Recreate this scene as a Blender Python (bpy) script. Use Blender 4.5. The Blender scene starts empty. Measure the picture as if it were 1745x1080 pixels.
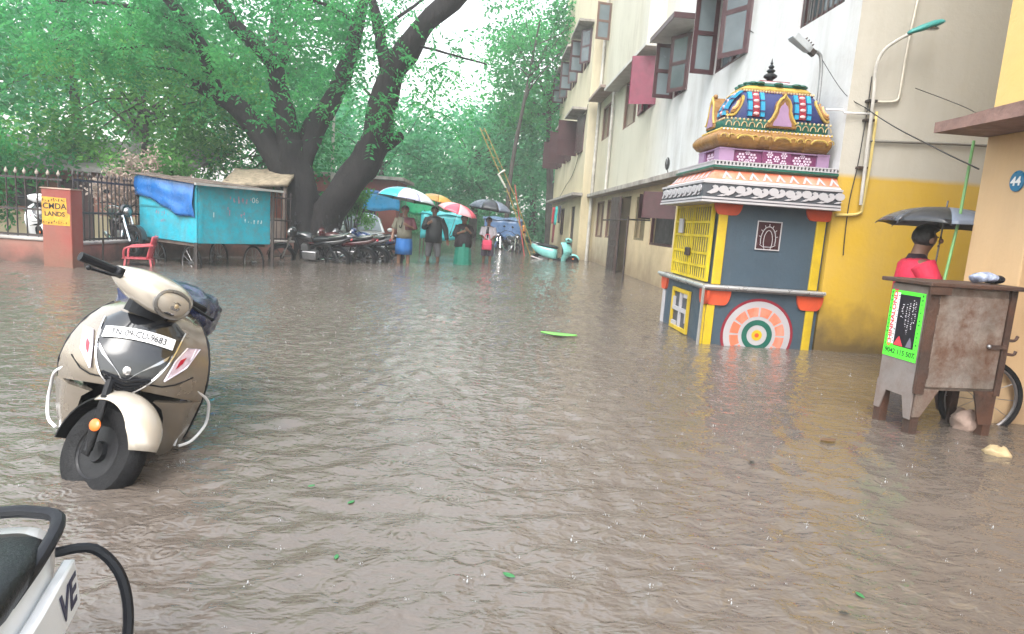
import bpy, bmesh, math, random
import numpy as np
from mathutils import Vector, Matrix, Euler, noise
R_ = math.radians
random.seed(7); rng = np.random.default_rng(7)
scene = bpy.context.scene
col = scene.collection

# ------------------------------------------------------------------ camera, sky, sun, exposure
FPX, CAMH, ROLL = 1080.0, 1.2, R_(4.0)
def _n(v): v = np.array(v, float); return v / np.linalg.norm(v)
_d = _n([(830-872.5)/FPX, (376-540)/FPX, 1])
_p = math.atan((164*math.cos(ROLL) - 42.5*math.sin(ROLL))/FPX)
_D = np.array([-math.sin(ROLL)*math.cos(_p), math.cos(ROLL)*math.cos(_p), math.sin(_p)])
_D = _n(_D - _d*_D.dot(_d))
RW = np.array([np.cross(_d, -_D), _d, -_D])
cam_d = bpy.data.cameras.new('camera'); cam = bpy.data.objects.new('camera', cam_d); col.objects.link(cam)
cam_d.sensor_width = 36; cam_d.lens = FPX/1745*36; cam_d.clip_start = .05; cam_d.clip_end = 900
_r, _u, _b = RW@[1,0,0], RW@[0,-1,0], RW@[0,0,-1]
cam.matrix_world = Matrix(((_r[0],_u[0],_b[0],0),(_r[1],_u[1],_b[1],0),(_r[2],_u[2],_b[2],CAMH),(0,0,0,1)))
scene.camera = cam

world = bpy.data.worlds.new('World'); scene.world = world; world.use_nodes = True
wn, wl = world.node_tree.nodes, world.node_tree.links
SUN_EL, SUN_AZ = R_(52), R_(205)
sky = wn.new('ShaderNodeTexSky'); sky.sky_type = 'NISHITA'; sky.sun_disc = False
sky.sun_elevation = SUN_EL; sky.sun_rotation = SUN_AZ; sky.dust_density = 3.0; sky.air_density = 2.0
hsv = wn.new('ShaderNodeHueSaturation'); hsv.inputs['Saturation'].default_value = .34; hsv.inputs['Value'].default_value = 1.0
wl.new(sky.outputs[0], hsv.inputs['Color']); wl.new(hsv.outputs[0], wn['Background'].inputs['Color'])
wn['Background'].inputs['Strength'].default_value = .15
sun_d = bpy.data.lights.new('sun', 'SUN'); sun_d.energy = 0.6; sun_d.angle = R_(40); sun_d.color = (1, .99, .97)
sun = bpy.data.objects.new('sun', sun_d); col.objects.link(sun)
_sd = Vector((math.sin(SUN_AZ)*math.cos(SUN_EL), math.cos(SUN_AZ)*math.cos(SUN_EL), math.sin(SUN_EL)))
sun.rotation_euler = _sd.to_track_quat('Z', 'Y').to_euler(); sun.location = (0, 0, 40)
scene.view_settings.view_transform = 'Standard'; scene.view_settings.look = 'None'
scene.view_settings.gamma = 1; scene.view_settings.use_curve_mapping = False
scene.view_settings.exposure = 1.85
scene.render.engine = 'CYCLES'
scene.cycles.use_denoising = True
scene.cycles.use_adaptive_sampling = True; scene.cycles.adaptive_threshold = .02
scene.cycles.max_bounces = 6; scene.cycles.diffuse_bounces = 3; scene.cycles.glossy_bounces = 3
scene.cycles.transmission_bounces = 3; scene.cycles.volume_bounces = 1; scene.cycles.caustics_reflective = False
scene.cycles.caustics_refractive = False; scene.cycles.sample_clamp_indirect = 4

def at(px, py, Y):
    "the place that lies at street distance Y in the direction measured on the photograph"
    r = RW@np.array([(px-872.5)/FPX, (py-540)/FPX, 1]); return Vector((r[0]/r[1]*Y, Y, CAMH+r[2]/r[1]*Y))

# ------------------------------------------------------------------ materials
MATS = {}
def nodes_of(name):
    m = bpy.data.materials.new(name); m.use_nodes = True
    return m, m.node_tree.nodes, m.node_tree.links, m.node_tree.nodes['Principled BSDF']
def mat(name, c, rough=.5, var=.12, vscale=4.0, bump=.15, bscale=30.0, metal=0.0, coat=0.0, spec=.5,
        dirt=0.0, dcol=(.05,.045,.035), dscale=2.5, streak=0.0, rust=0.0, rcol=(.13,.05,.025), rscale=3.0, trans=0.0, sheen=0, jit=0.0):
    if name in MATS: return MATS[name]
    m, N, L, P = nodes_of(name)
    tc = N.new('ShaderNodeTexCoord')
    def tex(scale, detail=6, vec=None, rough_=.6):
        t = N.new('ShaderNodeTexNoise'); t.inputs['Scale'].default_value = scale; t.inputs['Detail'].default_value = detail
        t.inputs['Roughness'].default_value = rough_; L.new(vec or tc.outputs['Object'], t.inputs['Vector']); return t.outputs['Fac']
    def ramp(fac, a, b):
        r = N.new('ShaderNodeMapRange'); r.inputs['From Min'].default_value = a; r.inputs['From Max'].default_value = b
        L.new(fac, r.inputs['Value']); return r.outputs[0]
    def mix(fac, a, b):
        x = N.new('ShaderNodeMix'); x.data_type = 'RGBA'
        if isinstance(fac, float): x.inputs[0].default_value = fac
        else: L.new(fac, x.inputs[0])
        for s, v in ((6, a), (7, b)):
            if isinstance(v, tuple): x.inputs[s].default_value = (*v, 1)
            else: L.new(v, x.inputs[s])
        return x.outputs[2]
    def mul(a, k):
        x = N.new('ShaderNodeMath'); x.operation = 'MULTIPLY'; L.new(a, x.inputs[0]); x.inputs[1].default_value = k; return x.outputs[0]
    lo = tuple(max(0, v*(1-var)) for v in c); hi = tuple(min(1, v*(1+var)) for v in c)
    C = mix(ramp(tex(vscale), .3, .7), lo, hi)
    if streak:
        mp = N.new('ShaderNodeMapping'); mp.inputs['Scale'].default_value = (3.5, 3.5, .22); L.new(tc.outputs['Object'], mp.inputs[0])
        C = mix(mul(ramp(tex(1.6, 8, mp.outputs[0]), .48, .78), streak), C, tuple(v*.42 for v in dcol) if False else dcol)
    if dirt: C = mix(mul(ramp(tex(dscale, 9, None, .7), .45, .75), dirt), C, dcol)
    rg = rough
    if rust:
        rf = mul(ramp(tex(rscale, 10, None, .72), .42, .62), rust); C = mix(rf, C, rcol)
    if jit:
        oi = N.new('ShaderNodeObjectInfo'); h = N.new('ShaderNodeHueSaturation'); L.new(C, h.inputs['Color'])
        L.new(ramp(oi.outputs['Random'], 0, 1), h.inputs['Value']); mr = h.inputs['Value'].links[0].from_node
        mr.inputs['To Min'].default_value = 1-jit; mr.inputs['To Max'].default_value = 1+jit; C = h.outputs[0]
    L.new(C, P.inputs['Base Color'])
    rr = N.new('ShaderNodeMapRange'); L.new(tex(vscale*2.3), rr.inputs['Value']); rr.inputs['From Min'].default_value = .3; rr.inputs['From Max'].default_value = .7
    rr.inputs['To Min'].default_value = max(.03, rg*.75); rr.inputs['To Max'].default_value = min(1, rg*1.25); L.new(rr.outputs[0], P.inputs['Roughness'])
    P.inputs['Metallic'].default_value = metal; P.inputs['Coat Weight'].default_value = coat; P.inputs['Coat Roughness'].default_value = .12
    P.inputs['Specular IOR Level'].default_value = spec
    if trans: P.inputs['Transmission Weight'].default_value = trans
    if bump:
        b = N.new('ShaderNodeBump'); b.inputs['Strength'].default_value = bump; b.inputs['Distance'].default_value = .02
        L.new(tex(bscale), b.inputs['Height']); L.new(b.outputs[0], P.inputs['Normal'])
    MATS[name] = m; return m

def leafmat(name, c1, c2, c3, trans=.35, rough=.45):
    "foliage: colour varies leaf clump by leaf clump and leaf by leaf; some light passes through"
    m, N, L, P = nodes_of(name)
    geo = N.new('ShaderNodeNewGeometry'); tc = N.new('ShaderNodeTexCoord')
    t = N.new('ShaderNodeTexNoise'); t.inputs['Scale'].default_value = .8; t.inputs['Detail'].default_value = 3; L.new(tc.outputs['Object'], t.inputs['Vector'])
    r = N.new('ShaderNodeValToRGB'); e = r.color_ramp.elements; e[0].position = .3; e[0].color = (*c1, 1); e[1].position = .72; e[1].color = (*c3, 1)
    k = e.new(.5); k.color = (*c2, 1)
    ad = N.new('ShaderNodeMath'); ad.operation = 'MULTIPLY_ADD'; L.new(geo.outputs['Random Per Island'], ad.inputs[0]); ad.inputs[1].default_value = .20
    sb = N.new('ShaderNodeMath'); sb.operation = 'SUBTRACT'; L.new(t.outputs['Fac'], sb.inputs[0]); sb.inputs[1].default_value = .10
    L.new(sb.outputs[0], ad.inputs[2]); L.new(ad.outputs[0], r.inputs[0])
    L.new(r.outputs[0], P.inputs['Base Color']); P.inputs['Roughness'].default_value = .65; P.inputs['Specular IOR Level'].default_value = .15
    tr = N.new('ShaderNodeBsdfTranslucent'); L.new(r.outputs[0], tr.inputs['Color'])
    mx = N.new('ShaderNodeMixShader'); mx.inputs[0].default_value = trans
    L.new(P.outputs[0], mx.inputs[1]); L.new(tr.outputs[0], mx.inputs[2]); L.new(mx.outputs[0], N['Material Output'].inputs['Surface'])
    MATS[name] = m; return m

# ------------------------------------------------------------------ mesh helpers
class MB:
    def __init__(s): s.v = []; s.f = []
    def add(s, vs, fs, M=None):
        o = len(s.v)
        s.v += [tuple(M@Vector(v)) for v in vs] if M is not None else [tuple(v) for v in vs]
        s.f += [tuple(i+o for i in f) for f in fs]; return s
    def box(s, x0, x1, y0, y1, z0, z1, M=None):
        v = [(x0,y0,z0),(x1,y0,z0),(x1,y1,z0),(x0,y1,z0),(x0,y0,z1),(x1,y0,z1),(x1,y1,z1),(x0,y1,z1)]
        return s.add(v, [(0,3,2,1),(4,5,6,7),(0,1,5,4),(1,2,6,5),(2,3,7,6),(3,0,4,7)], M)
    def cbox(s, c, d, M=None): return s.box(c[0]-d[0]/2, c[0]+d[0]/2, c[1]-d[1]/2, c[1]+d[1]/2, c[2]-d[2]/2, c[2]+d[2]/2, M)
    def bar(s, p, q, w, h=None, up=(0,0,1)):
        p, q = Vector(p), Vector(q); h = h or w; d = (q-p).normalized(); u = Vector(up)
        if abs(d.dot(u)) > .98: u = Vector((1,0,0))
        a = d.cross(u).normalized(); b = a.cross(d)
        v = [P + a*(i*w/2) + b*(j*h/2) for P in (p, q) for i, j in ((-1,-1),(1,-1),(1,1),(-1,1))]
        return s.add(v, [(3,2,1,0),(4,5,6,7),(0,1,5,4),(1,2,6,5),(2,3,7,6),(3,0,4,7)])
    def loft(s, rings, cap0=True, cap1=True, closed=True):
        n = len(rings[0]); o = len(s.v)
        for r in rings: s.v += [tuple(p) for p in r]
        for i in range(len(rings)-1):
            for j in range(n if closed else n-1):
                k = (j+1) % n; s.f.append((o+i*n+j, o+i*n+k, o+(i+1)*n+k, o+(i+1)*n+j))
        if cap0 and closed: s.f.append(tuple(o+j for j in range(n))[::-1])
        if cap1 and closed: s.f.append(tuple(o+(len(rings)-1)*n+j for j in range(n)))
        return s
    def tube(s, pts, r, n=8, closed=False, flat=1.0, cap=True):
        pts = [Vector(p) for p in pts]; m = len(pts); rings = []
        rr = r if isinstance(r, (list, tuple)) else [r]*m
        ref = Vector((0,0,1))
        t0 = (pts[1]-pts[0]).normalized()
        if abs(t0.dot(ref)) > .95: ref = Vector((1,0,0))
        for i in range(m):
            if closed: t = (pts[(i+1)%m]-pts[i-1]).normalized()
            else: t = (pts[min(i+1,m-1)]-pts[max(i-1,0)]).normalized()
            a = ref - t*ref.dot(t)
            if a.length < 1e-4: a = Vector((1,0,0))
            a.normalize(); b = t.cross(a); ref = a
            rings.append([pts[i] + a*(math.cos(2*math.pi*k/n)*rr[i]) + b*(math.sin(2*math.pi*k/n)*rr[i]*flat) for k in range(n)])
        if closed: rings.append(rings[0]); return s.loft(rings, False, False)
        return s.loft(rings, cap, cap)
    def lathe(s, prof, n=16, M=None, a0=0, a1=2*math.pi):
        full = abs(a1-a0-2*math.pi) < 1e-6; o = MB(); k = n if full else n+1
        rings = [[(r*math.cos(a0+(a1-a0)*i/n), r*math.sin(a0+(a1-a0)*i/n), z) for i in range(k)] for r, z in prof]
        o.loft(rings, full, full, full); return s.add(o.v, o.f, M)
    def ell(s, c, r, nu=14, nv=9, M=None):
        c = Vector(c); r = (r, r, r) if isinstance(r, (int, float)) else r
        vs = [(c.x, c.y, c.z-r[2])]; fs = []
        for i in range(1, nv):
            t = -math.pi/2 + math.pi*i/nv
            vs += [(c.x+r[0]*math.cos(t)*math.cos(2*math.pi*j/nu), c.y+r[1]*math.cos(t)*math.sin(2*math.pi*j/nu), c.z+r[2]*math.sin(t)) for j in range(nu)]
        vs.append((c.x, c.y, c.z+r[2])); L = len(vs)-1
        for j in range(nu):
            k = (j+1) % nu; fs.append((0, 1+k, 1+j)); fs.append((L, 1+(nv-2)*nu+j, 1+(nv-2)*nu+k))
            for i in range(nv-2): fs.append((1+i*nu+j, 1+i*nu+k, 1+(i+1)*nu+k, 1+(i+1)*nu+j))
        return s.add(vs, fs, M)
    def prism(s, poly, t0, t1, f):
        "outline poly (u,v) pushed from t0 to t1; f(u,v,t) gives the point"
        n = len(poly); o = len(s.v)
        s.v += [tuple(f(u, v, t0)) for u, v in poly] + [tuple(f(u, v, t1)) for u, v in poly]
        s.f += [tuple(o+i for i in range(n))[::-1], tuple(o+n+i for i in range(n))]
        s.f += [(o+i, o+(i+1) % n, o+n+(i+1) % n, o+n+i) for i in range(n)]; return s
    def jitter(s, amp, sc=1.0, seed=0):
        o = Vector((seed*13.1, seed*7.7, 3.3)); s.v = [tuple(Vector(v) + noise.noise_vector(Vector(v)*sc+o)*amp) for v in s.v]; return s
    def build(s, name, m, parent=None, smooth=35, sub=0, bevel=0, M=None, solid=0):
        me = bpy.data.meshes.new(name); me.from_pydata([tuple(M@Vector(v)) for v in s.v] if M is not None else s.v, [], s.f)
        bm = bmesh.new(); bm.from_mesh(me); bmesh.ops.recalc_face_normals(bm, faces=bm.faces); bm.to_mesh(me); bm.free()
        if smooth:
            me.shade_smooth()
            if smooth < 180 and not sub: me.set_sharp_from_angle(angle=R_(smooth))
        o = bpy.data.objects.new(name, me); col.objects.link(o)
        if m: me.materials.append(m)
        if parent: o.parent = parent
        if solid: md = o.modifiers.new('thickness', 'SOLIDIFY'); md.thickness = solid; md.offset = 0
        if bevel:
            md = o.modifiers.new('bevel', 'BEVEL'); md.width = bevel; md.segments = 2; md.limit_method = 'ANGLE'; md.angle_limit = R_(40)
        if sub: md = o.modifiers.new('sub', 'SUBSURF'); md.levels = md.render_levels = sub
        return o

def tag(o, label=None, cat=None, group=None, kind=None):
    if label: o['label'] = label
    if cat: o['category'] = cat
    if group: o['group'] = group
    if kind: o['kind'] = kind
    return o
def thing(name, label, cat, loc=(0,0,0), rot=(0,0,0), group=None, scale=1.0):
    o = bpy.data.objects.new(name, None); col.objects.link(o); o.location = loc; o.rotation_euler = rot; o.scale = (scale,)*3
    o.empty_display_size = .2
    return tag(o, label, cat, group)
def copy_tree(o, parent=None):
    c = o.copy(); col.objects.link(c)
    if parent is not None: c.parent = parent
    for ch in o.children: copy_tree(ch, c)
    return c
def text(name, s, size, M, m, parent=None, depth=.002, align='CENTER', shear=0, bold=0, sx=1.0):
    cu = bpy.data.curves.new(name, 'FONT'); cu.body = s; cu.size = size; cu.align_x = align; cu.align_y = 'CENTER'; cu.extrude = depth
    cu.shear = shear; cu.offset = bold; cu.resolution_u = 3
    t = bpy.data.objects.new(name, cu); col.objects.link(t)
    me = bpy.data.meshes.new_from_object(t.evaluated_get(bpy.context.evaluated_depsgraph_get()))
    bpy.data.objects.remove(t); bpy.data.curves.remove(cu)
    me.name = name; me.transform(M @ Matrix.Diagonal((sx,1,1,1))); me.materials.clear(); me.materials.append(m)
    o = bpy.data.objects.new(name, me); col.objects.link(o); o['kind'] = 'stuff'
    if parent: o.parent = parent
    return o
def scribble(name, n, w, h, M, m, parent, seed=1, depth=.0008):
    "a line of worn characters too faded to read: short strokes of uneven height"
    r = random.Random(seed); mb = MB(); x = -w/2; st = w/n
    for k in range(n):
        x0 = x+k*st
        for j in range(r.choice((1,2,2,3))):
            a = x0+r.uniform(0,.5)*st; b = a+r.uniform(.12,.4)*st; z0 = r.uniform(-.5,.1)*h; z1 = z0+r.uniform(.15,.6)*h
            mb.box(a, b, z0, min(z1, h*.5), 0, depth)
    return tag(mb.build(name, m, parent, smooth=0, M=M), kind='stuff')
def frame_M(o, xdir, ydir):
    x = Vector(xdir).normalized(); y = Vector(ydir); y = (y - x*y.dot(x)).normalized(); z = x.cross(y)
    return Matrix(((x.x,y.x,z.x,o[0]),(x.y,y.y,z.y,o[1]),(x.z,y.z,z.z,o[2]),(0,0,0,1)))
def bez(pts, n=8):
    "smooth path through the points"
    P = [Vector(p) for p in pts]; out = []
    for i in range(len(P)-1):
        a, b, c, d = P[max(i-1,0)], P[i], P[i+1], P[min(i+2,len(P)-1)]
        for k in range(n):
            t = k/n; out.append(.5*((2*b)+(c-a)*t+(2*a-5*b+4*c-d)*t*t+(3*b-a-3*c+d)*t**3))
    return out+[P[-1]]
def lerp(a, b, t): return a+(b-a)*t
# ------------------------------------------------------------------ ground and flood water
gm = mat('wet_earth', (.10,.075,.055), .35, var=.3, vscale=.6, bump=.5, bscale=6)
g = MB(); n = 40
xs = np.linspace(-110, 110, n+1)
for i in range(n+1):
    for j in range(n+1):
        x, y = xs[i], xs[j]+60
        z = -.30
        g.v.append((x, y, z))
for i in range(n):
    for j in range(n): a = i*(n+1)+j; g.f.append((a, a+n+1, a+n+2, a+1))
tag(g.build('ground', gm), kind='structure')

def water_material():
    m, N, L, P = nodes_of('flood_water')
    tc = N.new('ShaderNodeTexCoord')
    def nz(scale, sx=1, sy=1, detail=3, dist=0):
        mp = N.new('ShaderNodeMapping'); mp.inputs['Scale'].default_value = (sx, sy, 1); L.new(tc.outputs['Object'], mp.inputs[0])
        t = N.new('ShaderNodeTexNoise'); t.inputs['Scale'].default_value = scale; t.inputs['Detail'].default_value = detail
        t.inputs['Distortion'].default_value = dist; L.new(mp.outputs[0], t.inputs['Vector']); return t.outputs['Fac']
    r = N.new('ShaderNodeValToRGB'); e = r.color_ramp.elements
    e[0].position = .3; e[0].color = (.094,.077,.064,1); e[1].position = .7; e[1].color = (.134,.112,.095,1)
    L.new(nz(.35, detail=5), r.inputs[0]); L.new(r.outputs[0], P.inputs['Base Color'])
    P.inputs['Roughness'].default_value = .045; P.inputs['IOR'].default_value = 1.7
    b1 = N.new('ShaderNodeBump'); b1.inputs['Strength'].default_value = .8; b1.inputs['Distance'].default_value = .026; gq = N.new('ShaderNodeMapRange'); gq.inputs[1].default_value = .35; gq.inputs[2].default_value = .65; gq.inputs[3].default_value = .35; gq.inputs[4].default_value = 1.0; L.new(nz(.55, 1, .8, 4), gq.inputs[0]); L.new(gq.outputs[0], b1.inputs['Strength']); L.new(nz(14, .70, 1.2, 2.5, .5), b1.inputs['Height'])
    b2 = N.new('ShaderNodeBump'); b2.inputs['Strength'].default_value = .6; b2.inputs['Distance'].default_value = .0055; L.new(nz(48, .8, 1.2, 1.5), b2.inputs['Height'])
    # rings where drops fall
    vo = N.new('ShaderNodeTexVoronoi'); vo.inputs['Scale'].default_value = 5.0; L.new(tc.outputs['Object'], vo.inputs['Vector'])
    sn = N.new('ShaderNodeMath'); sn.operation = 'MULTIPLY'; sn.inputs[1].default_value = 55; L.new(vo.outputs['Distance'], sn.inputs[0])
    s2 = N.new('ShaderNodeMath'); s2.operation = 'SINE'; L.new(sn.outputs[0], s2.inputs[0])
    fa = N.new('ShaderNodeMapRange'); fa.inputs['From Min'].default_value = .0; fa.inputs['From Max'].default_value = .42; fa.inputs['To Min'].default_value = 1; fa.inputs['To Max'].default_value = 0
    L.new(vo.outputs['Distance'], fa.inputs['Value'])
    mu = N.new('ShaderNodeMath'); mu.operation = 'MULTIPLY'; L.new(s2.outputs[0], mu.inputs[0]); L.new(fa.outputs[0], mu.inputs[1])
    sep = N.new('ShaderNodeSeparateColor'); L.new(vo.outputs['Color'], sep.inputs[0])
    gt = N.new('ShaderNodeMath'); gt.operation = 'GREATER_THAN'; gt.inputs[1].default_value = .62; L.new(sep.outputs[0], gt.inputs[0])
    m2 = N.new('ShaderNodeMath'); m2.operation = 'MULTIPLY'; L.new(mu.outputs[0], m2.inputs[0]); L.new(gt.outputs[0], m2.inputs[1])
    b3 = N.new('ShaderNodeBump'); b3.inputs['Strength'].default_value = .35; b3.inputs['Distance'].default_value = .006; L.new(m2.outputs[0], b3.inputs['Height'])
    L.new(b1.outputs[0], b2.inputs['Normal']); L.new(b2.outputs[0], b3.inputs['Normal']); L.new(b3.outputs[0], P.inputs['Normal'])
    return m
WATER = water_material()
def wave_field(X, Y):
    r = np.random.default_rng(3); Z = np.zeros_like(X)
    gust = .55+.45*np.sin(X*.55+Y*.23+1)*np.sin(Y*.41-X*.2)
    for i in range(60):
        lam = .10*(.34/.10)**r.uniform(0,1); th = r.normal(1.35, .75); k = 2*np.pi/lam
        a = .0064*lam**.95*r.uniform(.6,1.4)
        wx, wy = r.uniform(.6,2.2,2); env = np.clip(.35+.9*np.sin(X*wx+i*1.7)*np.sin(Y*wy+i*2.9), 0, 1.4)
        ph = k*(X*np.cos(th)+Y*np.sin(th))+r.uniform(0,6.28)+1.6*np.sin(X*wy*1.3+i)+1.6*np.sin(Y*wx*1.1+i*2)
        s_ = np.sin(ph); Z += a*env*(s_+.35*np.cos(2*ph))
    Z = Z*(.6+.5*gust)
    # rings spreading from what stands in the water
    for cx, cy, k_, a_ in ((-1.62,2.70,52,.0022),(-1.45,3.1,40,.0016),(2.86,3.92,46,.0016),(2.83,4.22,46,.0012),(2.50,6.93,34,.0018),(-2.05,16.1,20,.003),(-1.44,17.6,20,.003),(-.6,17.0,20,.003),(.06,18.6,20,.003),(3.2,3.6,60,.0012),(3.3,6.95,30,.0012)):
        rr = np.hypot(X-cx, Y-cy); Z += a_*np.cos(k_*rr+2*np.sin(X*3+Y*2))*np.exp(-rr/.55)
    return Z
def build_water():
    ys = [.55]
    while ys[-1] < 46: ys.append(ys[-1]+.008+.0105*ys[-1])
    ys = np.array(ys); xs = np.arange(-11, 11.01, .034)
    X, Y = np.meshgrid(xs, ys)
    Z = wave_field(X, Y)
    edge = np.clip((11-np.abs(X))/1.0, 0, 1)*np.clip((46-Y)/3, 0, 1)*np.clip((Y-.55)/.3, 0, 1)
    far = np.clip(1.15-Y/40, .25, 1)
    Z = Z*edge*far
    ny, nx = X.shape
    V = np.stack([X, Y, Z], -1).reshape(-1, 3)
    idx = np.arange(ny*nx).reshape(ny, nx)
    Fq = np.stack([idx[:-1,:-1], idx[:-1,1:], idx[1:,1:], idx[1:,:-1]], -1).reshape(-1, 4)
    me = bpy.data.meshes.new('flood_water')
    # the sheet goes on, flat, to the edge of what the street can show
    ring = [(-108,-46,0),(108,-46,0),(108,166,0),(-108,166,0),(-11,.55,0),(11,.55,0),(11,float(ys[-1]),0),(-11,float(ys[-1]),0)]
    o = len(V); V = np.vstack([V, np.array(ring)])
    F = [tuple(map(int, f)) for f in Fq] + [(o,o+1,o+5,o+4),(o+1,o+2,o+6,o+5),(o+2,o+3,o+7,o+6),(o+3,o,o+4,o+7)]
    me.from_pydata(V.tolist(), [], F); me.shade_smooth(); me.materials.append(WATER)
    ob = bpy.data.objects.new('flood_water', me); col.objects.link(ob); return tag(ob, kind='structure')
build_water()
# ------------------------------------------------------------------ the apartment block on the right
def plaster(name, stops, stain=.55, scol=(.16,.14,.10), axis='Y', edge=.04, damp=None):
    "painted plaster: coats of paint along one axis, grime runs below, blotches and a rough skin"
    m, N, L, P = nodes_of(name)
    geo = N.new('ShaderNodeNewGeometry'); sx = N.new('ShaderNodeSeparateXYZ'); L.new(geo.outputs['Position'], sx.inputs[0])
    def noise_(scale, detail=6, sc=(1,1,1), rg=.6):
        mp = N.new('ShaderNodeMapping'); mp.inputs['Scale'].default_value = sc; L.new(geo.outputs['Position'], mp.inputs[0])
        t = N.new('ShaderNodeTexNoise'); t.inputs['Scale'].default_value = scale; t.inputs['Detail'].default_value = detail; t.inputs['Roughness'].default_value = rg
        L.new(mp.outputs[0], t.inputs['Vector']); return t.outputs['Fac']
    def math_(op, a, b=None, c=None):
        x = N.new('ShaderNodeMath'); x.operation = op
        for i, v in enumerate((a, b, c)):
            if v is None: continue
            if isinstance(v, (int, float)): x.inputs[i].default_value = v
            else: L.new(v, x.inputs[i])
        return x.outputs[0]
    def mr(v, a, b, c=0, d=1):
        r = N.new('ShaderNodeMapRange'); r.inputs[1].default_value = a; r.inputs[2].default_value = b; r.inputs[3].default_value = c; r.inputs[4].default_value = d
        L.new(v, r.inputs[0]); return r.outputs[0]
    def mix(f, a, b, mode='MIX'):
        x = N.new('ShaderNodeMix'); x.data_type = 'RGBA'; x.blend_type = mode
        if isinstance(f, (int, float)): x.inputs[0].default_value = f
        else: L.new(f, x.inputs[0])
        for s, v in ((6, a), (7, b)):
            if isinstance(v, tuple): x.inputs[s].default_value = (*v, 1)
            else: L.new(v, x.inputs[s])
        return x.outputs[2]
    p = math_('ADD', sx.outputs[axis], math_('MULTIPLY', math_('SUBTRACT', noise_(1.2), .5), edge*10))
    C = stops[0][1]
    for pos, c, w in stops[1:]: C = mix(mr(p, pos-w, pos+w), C, c)
    C = mix(mr(noise_(.9, 7), .3, .75, 0, .22), C, (.42,.38,.30))
    C = mix(math_('MULTIPLY', mr(noise_(1.1, 9, (2.0,2.0,.22), .75), .46, .80, 0, stain), mr(noise_(.8, 5), .38, .62, .15, 1)), C, scol)
    C = mix(mr(noise_(3.2, 10, (1,1,1), .75), .58, .78, 0, .35*stain), C, scol)
    if damp:
        h, dc, k = damp
        dz = math_('ADD', sx.outputs['Z'], math_('MULTIPLY', math_('SUBTRACT', noise_(2.4, 7), .5), -1.0))
        C = mix(mr(dz, 0, h, k, 0), C, dc)
    L.new(C, P.inputs['Base Color']); P.inputs['Roughness'].default_value = .75; P.inputs['Specular IOR Level'].default_value = .3
    b = N.new('ShaderNodeBump'); b.inputs['Strength'].default_value = .35; b.inputs['Distance'].default_value = .015
    L.new(noise_(14, 8), b.inputs['Height']); L.new(b.outputs[0], P.inputs['Normal']); return m
FACADE = plaster('facade_paint', [(0,(.58,.595,.61)), (14.8,(.55,.53,.44),1.2), (20.5,(.50,.455,.34),1.5)], .62)
GFWALL = plaster('ground_floor_paint', [(0,(.60,.48,.29)), (15.0,(.56,.45,.28),1.0), (18.5,(.55,.47,.33),2)], .5, (.2,.16,.1), damp=(.9,(.20,.14,.09),.75))
FARWALL = plaster('far_block_paint', [(0,(.55,.47,.30)), (3,(.56,.50,.36),1)], .6, (.17,.14,.09), axis='Z', damp=(.8,(.2,.15,.1),.7))
ENDWALL = plaster('end_wall_paint', [(0,(.56,.35,.022)), (1.96,(.46,.44,.39),.03)], .38, (.24,.20,.12), axis='Z', edge=.006, damp=(.55,(.10,.07,.035),.9))
PEACH = plaster('peach_paint', [(0,(.62,.41,.22)), (2.1,(.66,.45,.15),.05)], .25, (.3,.2,.12), axis='Z', damp=(.4,(.2,.13,.08),.6))
CONC = mat('stained_concrete', (.34,.31,.28), .8, var=.3, vscale=2, dirt=.7, dcol=(.08,.07,.06), streak=.5, bump=.4)
MAROON = mat('maroon_timber', (.050,.014,.018), .45, var=.25, vscale=6, bump=.2, bscale=60, dirt=.3)
MAROON2 = mat('bright_maroon_timber', (.16,.016,.045), .4, var=.2, vscale=6, bump=.2, bscale=60)
BROWNWD = mat('brown_board', (.17,.10,.075), .7, var=.25, vscale=5, bump=.3, dirt=.4)
GLASS = mat('window_glass', (.07,.09,.10), .12, var=.3, vscale=2, bump=0, spec=.8)
GLASSL = mat('pale_window_glass', (.17,.21,.225), .22, var=.1, vscale=3, bump=0, spec=.8)  # pale wall showing in the shutter panes is put into this colour
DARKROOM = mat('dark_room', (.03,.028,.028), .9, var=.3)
PIPE = mat('grey_pipe', (.48,.46,.42), .5, var=.2, dirt=.5)
IRON = mat('dark_iron', (.025,.022,.022), .5, var=.3, bump=.2, rust=.25)

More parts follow.
